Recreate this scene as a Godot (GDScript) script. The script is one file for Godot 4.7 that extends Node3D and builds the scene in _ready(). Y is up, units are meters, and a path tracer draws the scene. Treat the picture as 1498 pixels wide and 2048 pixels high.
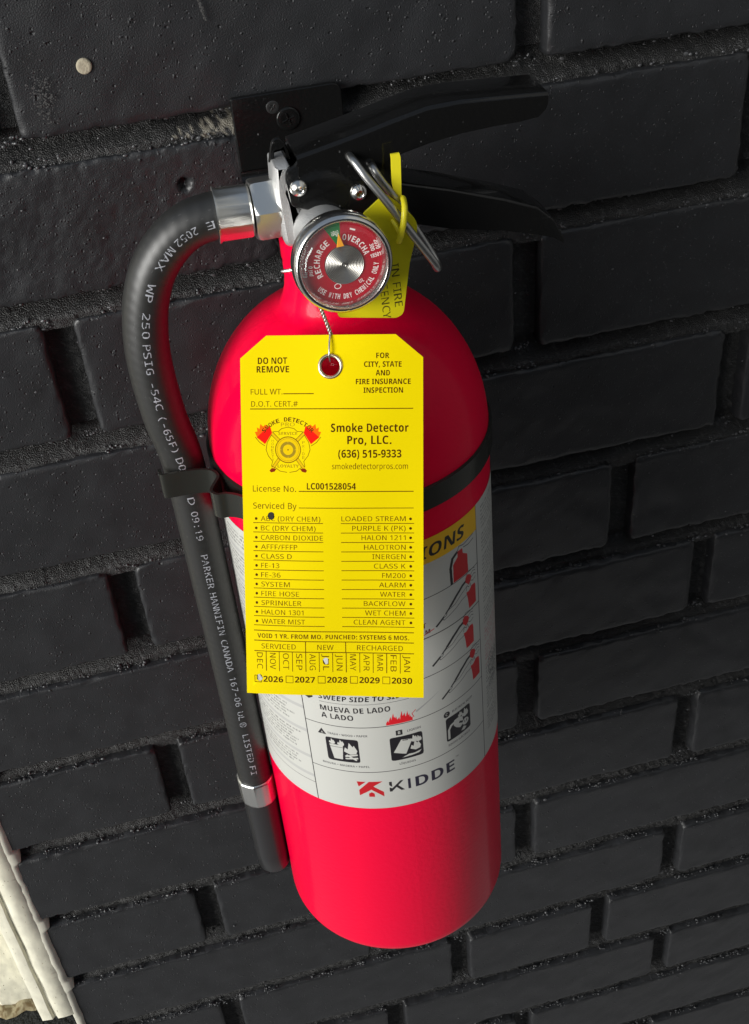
extends Node3D

# ---------------------------------------------------------------- small helpers
var rng := RandomNumberGenerator.new()
var fonts := {}
var glyph_metrics := {}

func smat(color: Color, rough := 0.5, metal := 0.0) -> StandardMaterial3D:
	# colour given as linear base colour
	var m := StandardMaterial3D.new()
	m.albedo_color = color.linear_to_srgb()
	m.roughness = rough
	m.metallic = metal
	m.cull_mode = BaseMaterial3D.CULL_DISABLED
	return m

func put(called: String, mesh: Mesh, m: Material, parent: Node, xf := Transform3D()) -> MeshInstance3D:
	var o := MeshInstance3D.new()
	o.name = called
	o.mesh = mesh
	o.material_override = m
	o.transform = xf
	parent.add_child(o, true)
	return o

func thing(called: String, label: String, category: String, at := Vector3.ZERO, kind := "") -> Node3D:
	var o := Node3D.new()
	o.name = called
	o.position = at
	o.set_meta("label", label)
	o.set_meta("category", category)
	if kind:
		o.set_meta("kind", kind)
	add_child(o, true)
	return o

func begin() -> SurfaceTool:
	var st := SurfaceTool.new()
	st.begin(Mesh.PRIMITIVE_TRIANGLES)
	return st

func done(st: SurfaceTool) -> ArrayMesh:
	st.generate_normals()
	return st.commit()

func tri(st: SurfaceTool, a: Vector3, b: Vector3, c: Vector3) -> void:
	# a, b, c anticlockwise from outside
	st.add_vertex(a)
	st.add_vertex(c)
	st.add_vertex(b)

func quad(st: SurfaceTool, a: Vector3, b: Vector3, c: Vector3, d: Vector3) -> void:
	tri(st, a, b, c)
	tri(st, a, c, d)

func uv_quad(st: SurfaceTool, p: Array, uv: Array) -> void:
	for k in [0, 2, 1, 0, 3, 2]:
		st.set_uv(uv[k])
		st.add_vertex(p[k])

# a surface of revolution about the y axis; profile of (radius, height) from bottom to top, creased where it bends
func add_lathe(st: SurfaceTool, profile: PackedVector2Array, segs := 48, xf := Transform3D(), group0 := 1, crease := 0.55) -> void:
	var g := group0
	for i in profile.size() - 1:
		if i > 0:
			var a := (profile[i] - profile[i - 1]).angle_to(profile[i + 1] - profile[i])
			if absf(a) > crease:
				g += 1
		st.set_smooth_group(g)
		var p := profile[i]
		var q := profile[i + 1]
		for k in segs:
			var t0 := TAU * k / segs
			var t1 := TAU * (k + 1) / segs
			var a0 := xf * Vector3(p.x * sin(t0), p.y, p.x * cos(t0))
			var a1 := xf * Vector3(p.x * sin(t1), p.y, p.x * cos(t1))
			var b0 := xf * Vector3(q.x * sin(t0), q.y, q.x * cos(t0))
			var b1 := xf * Vector3(q.x * sin(t1), q.y, q.x * cos(t1))
			if p.x > 1e-7:
				tri(st, a0, a1, b1)
			if q.x > 1e-7:
				tri(st, a0, b1, b0)

func lathe(profile: PackedVector2Array, segs := 48, xf := Transform3D(), crease := 0.55) -> ArrayMesh:
	var st := begin()
	add_lathe(st, profile, segs, xf, 1, crease)
	return done(st)

# loops of equal length joined one to the next; ends closed
func add_sweep(st: SurfaceTool, loops: Array, crease := 0.6, caps := true, group0 := 1) -> void:
	var n: int = loops[0].size()
	var groups := PackedInt32Array()
	var mid: PackedVector3Array = loops[loops.size() / 2]
	var g := group0
	for k in n:
		var e0 := mid[k] - mid[(k + n - 1) % n]
		var e1 := mid[(k + 1) % n] - mid[k]
		if k > 0 and e0.angle_to(e1) > crease:
			g += 1
		groups.append(g)
	var wrap := (mid[0] - mid[n - 1]).angle_to(mid[1] - mid[0]) <= crease
	if wrap:
		for k in n:
			if groups[k] == g:
				groups[k] = group0
	for i in loops.size() - 1:
		var a: PackedVector3Array = loops[i]
		var b: PackedVector3Array = loops[i + 1]
		for k in n:
			var l := (k + 1) % n
			st.set_smooth_group(groups[k])
			quad(st, a[k], a[l], b[l], b[k])
	if caps:
		for e in [0, loops.size() - 1]:
			var lp: PackedVector3Array = loops[e]
			st.set_smooth_group(g + 1 + e)
			var c := Vector3.ZERO
			for v in lp:
				c += v / n
			var nrm := Vector3.ZERO
			for k in n:
				nrm += (lp[k] - c).cross(lp[(k + 1) % n] - c)
			nrm = nrm.normalized()
			var ax := (lp[0] - c).normalized()
			var ay := nrm.cross(ax)
			var flat := PackedVector2Array()
			for v in lp:
				flat.append(Vector2((v - c).dot(ax), (v - c).dot(ay)))
			var idx := Geometry2D.triangulate_polygon(flat)
			for k in range(0, idx.size(), 3):
				if e == 0:
					tri(st, lp[idx[k]], lp[idx[k + 2]], lp[idx[k + 1]])
				else:
					tri(st, lp[idx[k]], lp[idx[k + 1]], lp[idx[k + 2]])

func sweep(loops: Array, crease := 0.6, caps := true) -> ArrayMesh:
	var st := begin()
	add_sweep(st, loops, crease, caps)
	return done(st)

func inset(poly: PackedVector2Array, d: float) -> PackedVector2Array:
	var out := PackedVector2Array()
	var n := poly.size()
	for k in n:
		var e0 := (poly[k] - poly[(k + n - 1) % n]).normalized()
		var e1 := (poly[(k + 1) % n] - poly[k]).normalized()
		var m := (Vector2(-e0.y, e0.x) + Vector2(-e1.y, e1.x)).normalized()
		var c := maxf(0.5, m.dot(Vector2(-e0.y, e0.x)))
		out.append(poly[k] + m * d / c)
	return out

# an anticlockwise outline in the xy plane given thickness from z0 to z1, edges eased by b
func add_plate(st: SurfaceTool, poly: PackedVector2Array, z0: float, z1: float, b := 0.0004, xf := Transform3D(), group0 := 1) -> void:
	var small := inset(poly, b)
	var loops := []
	for s in [[small, z0], [poly, z0 + b], [poly, z1 - b], [small, z1]]:
		var lp := PackedVector3Array()
		for v in s[0]:
			lp.append(xf * Vector3(v.x, v.y, s[1]))
		loops.append(lp)
	add_sweep(st, loops, 0.5, true, group0)

func rounded(poly: PackedVector2Array, radii: Array, steps := 5) -> PackedVector2Array:
	var out := PackedVector2Array()
	var n := poly.size()
	for k in n:
		var r: float = radii[k] if k < radii.size() else radii[-1]
		if r <= 0.0:
			out.append(poly[k])
			continue
		var a := (poly[(k + n - 1) % n] - poly[k])
		var b := (poly[(k + 1) % n] - poly[k])
		var ra := minf(r, a.length() * 0.49)
		var rb := minf(r, b.length() * 0.49)
		var p := poly[k] + a.normalized() * ra
		var q := poly[k] + b.normalized() * rb
		for j in steps + 1:
			var t := float(j) / steps
			out.append(p.lerp(poly[k], t).lerp(poly[k].lerp(q, t), t))
	return out

func rect(x0: float, y0: float, x1: float, y1: float) -> PackedVector2Array:
	return PackedVector2Array([Vector2(x0, y0), Vector2(x1, y0), Vector2(x1, y1), Vector2(x0, y1)])

func smooth_path(keys: PackedVector3Array, per := 10) -> PackedVector3Array:
	var out := PackedVector3Array()
	var n := keys.size()
	for i in n - 1:
		var a := keys[maxi(i - 1, 0)]
		var b := keys[i]
		var c := keys[i + 1]
		var d := keys[mini(i + 2, n - 1)]
		for j in per:
			var t := float(j) / per
			out.append(0.5 * (2.0 * b + (c - a) * t + (2.0 * a - 5.0 * b + 4.0 * c - d) * t * t + (3.0 * b - a - 3.0 * c + d) * t * t * t))
	out.append(keys[n - 1])
	return out

func tube(path: PackedVector3Array, radius: float, segs := 12, flat := 1.0, ends := 0.0) -> ArrayMesh:
	var loops := []
	var up := Vector3(0.123, 0.2, 0.97).normalized()
	for i in path.size():
		var t := (path[mini(i + 1, path.size() - 1)] - path[maxi(i - 1, 0)]).normalized()
		up = (up - t * up.dot(t)).normalized()
		var side := t.cross(up)
		var r := radius
		if ends > 0.0 and (i == 0 or i == path.size() - 1):
			r *= ends
		var lp := PackedVector3Array()
		for k in segs:
			var a := TAU * k / segs
			lp.append(path[i] + (side * cos(a) * flat + up * sin(a)) * r)
		loops.append(lp)
	return sweep(loops, 1.2)

# ---------------------------------------------------------------- flat print, drawn into pictures
func font(style: String) -> SystemFont:
	if not fonts.has(style):
		var f := SystemFont.new()
		f.font_names = PackedStringArray(["Droid Sans Mono" if style == "m" else "Droid Sans"])
		f.font_weight = 700 if style == "b" else 400
		fonts[style] = f
	return fonts[style]

func glyphs(text: String, style: String) -> PackedVector3Array:
	var t := TextMesh.new()
	t.font = font(style)
	t.text = text
	t.font_size = 64
	t.pixel_size = 0.01
	t.depth = 0.0
	t.curve_step = 4.0
	var a := t.surface_get_arrays(0)
	return a[Mesh.ARRAY_VERTEX]

func fill_tri(im: Image, a: Vector2, b: Vector2, c: Vector2, color: Color) -> void:
	var lo := maxi(0, int(ceil(minf(a.y, minf(b.y, c.y)) - 0.5)))
	var hi := mini(im.get_height() - 1, int(floor(maxf(a.y, maxf(b.y, c.y)) - 0.5)))
	for y in range(lo, hi + 1):
		var fy := y + 0.5
		var x0 := 1e9
		var x1 := -1e9
		for e in [[a, b], [b, c], [c, a]]:
			var p: Vector2 = e[0]
			var q: Vector2 = e[1]
			if (p.y <= fy) != (q.y <= fy):
				var x := p.x + (q.x - p.x) * (fy - p.y) / (q.y - p.y)
				x0 = minf(x0, x)
				x1 = maxf(x1, x)
		if x1 >= x0:
			var i0 := maxi(0, int(ceil(x0 - 0.5)))
			var i1 := mini(im.get_width(), int(floor(x1 - 0.5)) + 1)
			if i1 > i0:
				im.fill_rect(Rect2i(i0, y, i1 - i0, 1), color)

func fill(im: Image, pts: PackedVector2Array, color: Color) -> void:
	var idx := Geometry2D.triangulate_polygon(pts)
	for k in range(0, idx.size(), 3):
		fill_tri(im, pts[idx[k]], pts[idx[k + 1]], pts[idx[k + 2]], color)

func stroke(im: Image, pts: PackedVector2Array, w: float, color: Color) -> void:
	for i in pts.size() - 1:
		var d := (pts[i + 1] - pts[i]).normalized()
		var n := Vector2(-d.y, d.x) * w * 0.5
		d *= w * 0.25
		fill_tri(im, pts[i] - d + n, pts[i] - d - n, pts[i + 1] + d - n, color)
		fill_tri(im, pts[i] - d + n, pts[i + 1] + d - n, pts[i + 1] + d + n, color)

func arc(c: Vector2, r: float, a0: float, a1: float, n := 24, squash := 1.0) -> PackedVector2Array:
	var out := PackedVector2Array()
	for i in n + 1:
		var a := lerpf(a0, a1, float(i) / n)
		out.append(c + Vector2(cos(a), sin(a) * squash) * r)
	return out

func disc(im: Image, c: Vector2, r: float, color: Color) -> void:
	var p := arc(c, r, 0.0, TAU, 28)
	p.remove_at(p.size() - 1)
	fill(im, p, color)

# text whose capitals stand cap high round the line through at; width 0 keeps the face's own width; align l, c or r; turn in radians (clockwise)
func write(im: Image, text: String, at: Vector2, cap: float, color: Color, style := "r", width := 0.0, align := "l", turn := 0.0, slant := 0.0) -> void:
	if not glyph_metrics.has(style):
		var lo := 1e9
		var hi := -1e9
		for v in glyphs("H", style):
			lo = minf(lo, v.y)
			hi = maxf(hi, v.y)
		glyph_metrics[style] = Vector2(lo, hi)
	var m: Vector2 = glyph_metrics[style]
	var vs := glyphs(text, style)
	if vs.is_empty():
		return
	var x0 := 1e9
	var x1 := -1e9
	for v in vs:
		x0 = minf(x0, v.x)
		x1 = maxf(x1, v.x)
	var sy := cap / (m.y - m.x)
	var sx := sy if width <= 0.0 else width / (x1 - x0)
	var off := {"l": x0, "c": (x0 + x1) * 0.5, "r": x1}
	var ox: float = off[align]
	var oy := (m.x + m.y) * 0.5
	var co := cos(turn)
	var si := sin(turn)
	var pts := PackedVector2Array()
	for v in vs:
		var y := -(v.y - oy) * sy
		var x := (v.x - ox) * sx - y * slant
		pts.append(at + Vector2(x * co - y * si, x * si + y * co))
	for k in range(0, pts.size() - 2, 3):
		fill_tri(im, pts[k], pts[k + 1], pts[k + 2], color)

# text along a circle; angles clockwise from straight up; spread over a0..a1; inward = tops of the letters towards the centre
func write_round(im: Image, text: String, c: Vector2, r: float, a0: float, a1: float, cap: float, color: Color, style := "b", inward := false, squeeze := 0.8) -> void:
	var n := text.length()
	for i in n:
		if text[i] == " ":
			continue
		var a := lerpf(a0, a1, (i + 0.5) / n)
		var p := c + Vector2(sin(a), -cos(a)) * r
		var arc_w := absf(a1 - a0) / n * r
		var w := arc_w * squeeze
		if text[i] in "I1":
			w *= 0.4
		write(im, text[i], p, cap, color, style, w, "c", a + (PI if inward else 0.0))

func blank(w: int, h: int, color: Color) -> Image:
	var im := Image.create_empty(w, h, false, Image.FORMAT_RGB8)
	im.fill(color)
	return im

func printed(im: Image, rough := 0.5) -> StandardMaterial3D:
	var m := StandardMaterial3D.new()
	m.albedo_texture = ImageTexture.create_from_image(im)
	m.roughness = rough
	m.texture_repeat = false
	m.cull_mode = BaseMaterial3D.CULL_DISABLED
	return m

func noise(seed_: int, freq: float, octaves := 3) -> FastNoiseLite:
	var n := FastNoiseLite.new()
	n.seed = seed_
	n.noise_type = FastNoiseLite.TYPE_SIMPLEX_SMOOTH
	n.frequency = freq
	n.fractal_type = FastNoiseLite.FRACTAL_FBM if octaves > 1 else FastNoiseLite.FRACTAL_NONE
	n.fractal_octaves = octaves
	return n

# ---------------------------------------------------------------- the scene
func _ready() -> void:
	rng.seed = 7
	camera_and_light()
	surroundings()
	wall()
	doorway()
	bracket()
	extinguisher()
	inspection_tag()
	pin_tag()

func camera_and_light() -> void:
	var cam := Camera3D.new()
	cam.name = "camera"
	var right := Vector3(0.96689726, -0.07312161, 0.24446456)
	var up := Vector3(0.20807232, 0.78050766, -0.58950292)
	cam.transform = Transform3D(Basis(right, up, right.cross(up)).orthonormalized(), Vector3(0.031233, 0.16607387, 0.45078782))
	cam.fov = 45.678
	cam.near = 0.02
	cam.far = 60.0
	add_child(cam)
	cam.current = true

	var sun := DirectionalLight3D.new()
	sun.name = "soft_sun"
	sun.light_energy = 0.95
	sun.light_angular_distance = 38.0
	sun.light_color = Color(1.0, 0.995, 0.98)
	sun.shadow_enabled = true
	var az := deg_to_rad(56.0)
	var el := deg_to_rad(11.0)
	add_child(sun)
	sun.look_at_from_position(Vector3(-sin(az) * cos(el), sin(el), cos(az) * cos(el)), Vector3.ZERO)

	var e := Environment.new()
	e.background_mode = Environment.BG_SKY
	var sky := Sky.new()
	var s := ProceduralSkyMaterial.new()
	s.sky_top_color = Color(0.60, 0.66, 0.74)
	s.sky_horizon_color = Color(0.79, 0.82, 0.86)
	s.sky_curve = 0.2
	s.ground_bottom_color = Color(0.70, 0.70, 0.70)
	s.ground_horizon_color = Color(0.71, 0.71, 0.71)
	s.sun_angle_max = 1.0
	sky.sky_material = s
	e.sky = sky
	e.background_energy_multiplier = 0.31
	e.tonemap_mode = Environment.TONE_MAPPER_LINEAR
	e.tonemap_exposure = 1.9
	e.sdfgi_enabled = true
	e.ssao_enabled = true
	e.ssil_enabled = true
	var we := WorldEnvironment.new()
	we.name = "surrounding_light"
	we.environment = e
	add_child(we)

# the porch round the photographer, out of the picture: a side wall on the right and the wall opposite, open to the left
func surroundings() -> void:
	var opp := begin()
	rounded_box(opp, Vector3(-1.4, -1.2, 1.25), Vector3(1.0, 0.36, 1.40), 0.004, 0.0)
	var ow := put("opposite_wall", done(opp), smat(Color(0.03, 0.03, 0.03), 0.7), self)
	ow.set_meta("kind", "structure")
	ow.set_meta("label", "dark wall on the other side of the porch, facing the extinguisher")
	ow.set_meta("category", "wall")
	var st := begin()
	rounded_box(st, Vector3(0.0, -1.2, 0.0), Vector3(0.12, 1.6, 1.5), 0.004, 0.0)
	var o := put("side_wall", done(st), smat(Color(0.22, 0.22, 0.217), 0.8), self, Transform3D(Basis(), Vector3(0.78, 0, -0.1)))
	o.set_meta("kind", "structure")
	o.set_meta("label", "grey rendered return wall standing to the right of the brick wall")
	o.set_meta("category", "wall")

# ---------------------------------------------------------------- the brick wall
const COURSES := [0.256, 0.192, 0.128, 0.064, 0.0005, -0.0632, -0.1294, -0.1948, -0.2584, -0.3197, -0.3831, -0.4477, -0.5120, -0.5740, -0.6375, -0.6970, -0.7610, -0.8250]
# the left edge of a brick in each course, with the odd bats that the photograph shows
const STARTS := [
	[-0.1030, 0.1010, 0.3040, 0.5070], [-0.1030, 0.0010, 0.2030, 0.4060], [-0.1030, 0.1010, 0.3040, 0.5070],
	[-0.1030, 0.0005, 0.2026, 0.4060], [-0.1030, 0.1010, 0.3020, 0.5050], [-0.1030, 0.0020, 0.2014, 0.4050],
	[-0.1030, 0.1000, 0.3065, 0.5090], [-0.1030, 0.0005, 0.1280, 0.2530, 0.4560], [-0.1030, 0.0990, 0.3030, 0.5060],
	[-0.1030, -0.0003, 0.2032, 0.4060], [-0.1030, 0.1010, 0.3055, 0.5080], [-0.1030, -0.0008, 0.2019, 0.4050],
	[-0.1030, 0.1000, 0.3070, 0.5100], [-0.1030, -0.0040, 0.1555, 0.2570, 0.4600], [-0.1030, 0.1060, 0.3085, 0.5110],
	[-0.1030, -0.0030, 0.2013, 0.4040], [-0.1030, 0.1000, 0.3030, 0.5060]]
const WALL_END := 0.778

func starts(r: int) -> Array:
	var xs: Array = STARTS[r].duplicate()
	while xs[-1] + 0.23 < WALL_END:
		xs.append(xs[-1] + 0.2032)
	return xs

func wall() -> void:
	var w := thing("brick_wall", "black painted brick wall with raked mortar joints behind the fire extinguisher", "wall", Vector3.ZERO, "structure")
	var paint := wall_paint()
	var face_noise := noise(11, 28.0, 4)
	var edge_noise := noise(12, 170.0, 3)
	for r in STARTS.size():
		var top: float = COURSES[r] - 0.0055
		var low: float = COURSES[r + 1] + 0.0055
		var xs := starts(r)
		for k in xs.size():
			var x0: float = xs[k]
			var x1: float = (xs[k + 1] - 0.0125) if k + 1 < xs.size() else WALL_END
			if x1 - x0 < 0.02:
				continue
			var d := Vector3((x0 + x1) * 0.5, (top + low) * 0.5, rng.randf_range(-0.0009, 0.0009))
			put("brick", brick_mesh(d, x1 - x0, top - low, rng.randf_range(-0.006, 0.006), face_noise, edge_noise), paint, w, Transform3D(Basis(), d))
	put("mortar", mortar_mesh(), mortar_paint(), w)
	grit(w, paint)
	# the wall's body behind the joints
	var st := begin()
	add_plate(st, rect(-0.1025, -0.8300, WALL_END - 0.002, 0.2560), -0.1, -0.0135, 0.0005)
	put("backing", done(st), paint, w)
	# a filled screw hole in the upper brick
	var plug := begin()
	add_lathe(plug, PackedVector2Array([Vector2(0.0027, -0.003), Vector2(0.0028, 0.0000), Vector2(0.0024, 0.0004), Vector2(0.0016, 0.0003), Vector2(0.0, 0.0004)]), 20, Transform3D(Basis(Vector3.RIGHT, PI / 2), Vector3(0.0282, 0.0291, 0.0)), 1, 1.2)
	var pm := smat(Color(0.36, 0.32, 0.235), 0.95)
	pm.normal_enabled = true
	pm.normal_texture = grain_normal(31, 0.05)
	pm.uv1_triplanar = true
	pm.uv1_scale = Vector3.ONE * 60.0
	var po := put("wall_plug", done(plug), pm, w)
	po.set_meta("label", "pale filler plug in an old screw hole")

# lumps of sand and paint left along the joints and here and there on the faces
func grit(w: Node3D, paint: Material) -> void:
	var lump := begin()
	add_lathe(lump, PackedVector2Array([Vector2(0.0, -0.7), Vector2(0.8, -0.4), Vector2(1.0, 0.1), Vector2(0.55, 0.7), Vector2(0.0, 0.85)]), 7, Transform3D(), 1, 3.0)
	var mm := MultiMesh.new()
	mm.transform_format = MultiMesh.TRANSFORM_3D
	mm.mesh = done(lump)
	var spots := []
	var r := RandomNumberGenerator.new()
	r.seed = 91
	var clump := noise(92, 45.0, 3)
	for c in range(2, COURSES.size() - 1):
		for i in 1500:
			var x := r.randf_range(-0.098, 0.45)
			var edge := 1.0 if r.randf() < 0.45 else -1.0
			if clump.get_noise_2d(x * 1.0 + 3.0 * edge, COURSES[c] * 5.0) < 0.02:
				continue
			var y: float = COURSES[c] + edge * (0.0050 + 0.0012 * r.randfn())
			var size := 0.00035 + 0.0008 * r.randf() * r.randf()
			spots.append([Vector3(x, y, (-0.0024 if edge < 0.0 else -0.0048) + 0.0009 * r.randfn()), size])
	for i in 1700:
		spots.append([Vector3(r.randf_range(-0.098, 0.45), r.randf_range(-0.80, 0.20), 0.0003), 0.00012 + 0.00045 * pow(r.randf(), 4.0)])
	mm.instance_count = spots.size()
	for i in spots.size():
		var b := Basis(Vector3(r.randf_range(-1, 1), r.randf_range(-1, 1), r.randf_range(-1, 1)).normalized(), r.randf() * TAU).scaled(Vector3(r.randf_range(0.7, 1.5), r.randf_range(0.6, 1.2), r.randf_range(0.6, 1.1)) * spots[i][1])
		mm.set_instance_transform(i, Transform3D(b, spots[i][0]))
	var o := MultiMeshInstance3D.new()
	o.name = "paint_grit"
	o.multimesh = mm
	var m := smat(Color(0.058, 0.059, 0.062), 0.38)
	m.metallic_specular = 0.6
	o.material_override = m
	o.set_meta("kind", "stuff")
	w.add_child(o, true)
	# a chalky scuff on the upper left brick and a scrape beside it
	var sm := MultiMesh.new()
	sm.transform_format = MultiMesh.TRANSFORM_3D
	sm.mesh = mm.mesh
	sm.instance_count = 300
	for i in 300:
		var q := Vector2(0.0113 + 0.0022 * r.randfn(), 0.0215 + 0.0050 * r.randfn()) + Vector2(0.25, -0.3) * 0.004 * r.randf()
		if i > 225:
			var f := r.randf()
			q = Vector2(0.0715, 0.0475).lerp(Vector2(0.0735, 0.0385), f) + Vector2(r.randfn(), r.randfn()) * 0.00025
		var flat := Vector3(r.randf_range(0.8, 2.0), r.randf_range(0.8, 1.6), 0.35) * (0.00010 + 0.00022 * r.randf())
		sm.set_instance_transform(i, Transform3D(Basis(Vector3.BACK, r.randf() * 3.0).scaled(flat), Vector3(q.x, q.y, 0.0004)))
	var so := MultiMeshInstance3D.new()
	so.name = "chalky_scuff"
	so.multimesh = sm
	so.material_override = smat(Color(0.055, 0.054, 0.053), 0.9)
	so.set_meta("kind", "stuff")
	w.add_child(so, true)

func brick_mesh(at: Vector3, w: float, h: float, turn: float, fn: FastNoiseLite, en: FastNoiseLite) -> ArrayMesh:
	var xs := [0.0, 0.0005, 0.0012, 0.0021, 0.0032, 0.0046]
	var ys := xs.duplicate()
	var dented := absf(at.x - 0.0559) < w * 0.5 and absf(at.y + 0.0203) < h * 0.5
	var cell := 0.0009 if dented else 0.0032
	var n := int((w - 0.0092) / cell)
	for i in n:
		xs.append(0.0046 + (w - 0.0092) * (i + 1) / n)
	n = int((h - 0.0092) / cell)
	for i in n:
		ys.append(0.0046 + (h - 0.0092) * (i + 1) / n)
	for e in [0.0032, 0.0021, 0.0012, 0.0005, 0.0]:
		xs.append(w - e)
		ys.append(h - e)
	var nx := xs.size()
	var ny := ys.size()
	var pts := PackedVector3Array()
	for j in ny:
		for i in nx:
			var x: float = xs[i] - w * 0.5
			var y: float = ys[j] - h * 0.5
			var p := at + Vector3(x, y, 0.0)
			# distance inside an outline with worn corners
			var q := Vector2(absf(x), absf(y)) - Vector2(w, h) * 0.5 + Vector2.ONE * 0.0035
			var inside := 0.0035 - (Vector2(maxf(q.x, 0.0), maxf(q.y, 0.0)).length() + minf(maxf(q.x, q.y), 0.0))
			inside += 0.0011 * en.get_noise_2d(p.x, p.y) + 0.0006
			var rad := 0.0028 + 0.0016 * en.get_noise_2d(p.x + 5.0, p.y)
			var z := 0.0008 * fn.get_noise_2d(p.x, p.y) + 0.00022 * en.get_noise_2d(p.x + 9.0, p.y) + turn * y
			if inside < rad:
				var k := clampf((rad - inside) / rad, 0.0, 1.0)
				z -= rad * (1.0 - sqrt(maxf(0.0, 1.0 - k * k)))
			if inside <= 0.0:
				z -= 0.0014
			pts.append(Vector3(x + 0.0005 * en.get_noise_2d(p.x, p.y + 3.0), y + 0.0005 * en.get_noise_2d(p.x + 7.0, p.y), z))
	# one small old drill hole beside the hose
	if dented:
		for i in pts.size():
			var d2 := Vector2(pts[i].x + at.x - 0.0559, pts[i].y + at.y + 0.0203).length()
			d2 += 0.0006 * en.get_noise_2d(pts[i].x * 3.0, pts[i].y * 3.0)
			if d2 < 0.0029:
				pts[i].z -= 0.0034 * (1.0 - pow(d2 / 0.0029, 3.0)) * (1.0 + 1.4 * en.get_noise_2d(pts[i].x * 2.0 + 4.0, pts[i].y * 2.0))
	var st := begin()
	st.set_smooth_group(1)
	for v in pts:
		st.add_vertex(v)
	for j in ny - 1:
		for i in nx - 1:
			var a := j * nx + i
			for k in [a, a + nx + 1, a + 1, a, a + nx, a + nx + 1]:
				st.add_index(k)
	# skirts down into the joint
	var ring := PackedInt32Array()
	for i in nx:
		ring.append(i)
	for j in range(1, ny):
		ring.append(j * nx + nx - 1)
	for i in range(nx - 2, -1, -1):
		ring.append((ny - 1) * nx + i)
	for j in range(ny - 2, 0, -1):
		ring.append(j * nx)
	var base := pts.size()
	for k in ring:
		st.add_vertex(Vector3(pts[k].x, pts[k].y, -0.0145))
	for k in ring.size():
		var l := (k + 1) % ring.size()
		for v in [ring[k], ring[l], base + l, ring[k], base + l, base + k]:
			st.add_index(v)
	st.generate_normals()
	return st.commit()

func mortar_mesh() -> ArrayMesh:
	var fine := noise(21, 420.0, 2)
	var mid := noise(22, 110.0, 3)
	var slow := noise(23, 14.0, 2)
	var st := begin()
	st.set_smooth_group(1)
	var base := 0
	# bed joints: rough, deep under the upper brick and coming forward to the lower one
	for r in COURSES.size():
		var yc: float = COURSES[r]
		var cell := 0.0009
		var nx := int((WALL_END + 0.1025) / cell)
		var ny := 19
		for j in ny:
			for i in nx + 1:
				var x := -0.1025 + (WALL_END + 0.1025) * i / nx
				var t := float(j) / (ny - 1)
				var y := yc + lerpf(0.0085, -0.0085, t)
				var sag := 0.0016 * slow.get_noise_2d(x, yc * 3.0)
				var z := lerpf(-0.0110, lerpf(-0.0024, -0.0048, smoothstep(-0.15, -0.40, yc)), smoothstep(0.34, 0.72, t + 0.10 * slow.get_noise_2d(x + 4.0, yc)))
				z += sag + 0.0006 * mid.get_noise_2d(x, y) + 0.00022 * fine.get_noise_2d(x, y) + rng.randf_range(-0.00022, 0.00022)
				if rng.randf() < 0.035:
					z += rng.randf_range(0.0003, 0.0012)
				st.set_color(mortar_color(x, y, fine, mid))
				st.add_vertex(Vector3(x, y, z))
		for j in ny - 1:
			for i in nx:
				var a := base + j * (nx + 1) + i
				for k in [a, a + 1, a + nx + 2, a, a + nx + 2, a + nx + 1]:
					st.add_index(k)
		base += (nx + 1) * ny
	# perpends: flat and deep
	for r in STARTS.size():
		var row := starts(r)
		for k in range(1, row.size()):
			var xr: float = row[k]
			var y0: float = COURSES[r] - 0.0085
			var y1: float = COURSES[r + 1] + 0.0085
			var nx2 := 15
			var ny2 := int((y0 - y1) / 0.0011)
			for j in ny2 + 1:
				for i in nx2 + 1:
					var x := xr - 0.0145 + 0.0165 * i / nx2
					var y := lerpf(y0, y1, float(j) / ny2)
					var z := -0.0086 + 0.0008 * mid.get_noise_2d(x, y) + 0.0006 * fine.get_noise_2d(x, y) + rng.randf_range(-0.00012, 0.00012)
					st.set_color(mortar_color(x, y, fine, mid))
					st.add_vertex(Vector3(x, y, z))
			for j in ny2:
				for i in nx2:
					var a := base + j * (nx2 + 1) + i
					for v in [a, a + 1, a + nx2 + 2, a, a + nx2 + 2, a + nx2 + 1]:
						st.add_index(v)
			base += (nx2 + 1) * (ny2 + 1)
	st.generate_normals()
	return st.commit()

# black paint, rubbed through to the pale mortar in one place left of the bracket
func mortar_color(x: float, y: float, fine: FastNoiseLite, mid: FastNoiseLite) -> Color:
	var d := Vector2((x - 0.074) / 0.026, (y + 0.0015) / 0.0055).length()
	var worn := 0.75 - d + 0.55 * fine.get_noise_2d(x + 2.0, y) + 0.5 * mid.get_noise_2d(x + 3.0, y)
	if worn > 0.35:
		return Color(0.20, 0.187, 0.15)
	if fine.get_noise_2d(x * 1.7 + 8.0, y * 1.7) > 0.52:
		return Color(0.05, 0.05, 0.048)
	return Color(0.0130, 0.0136, 0.0148)

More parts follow.
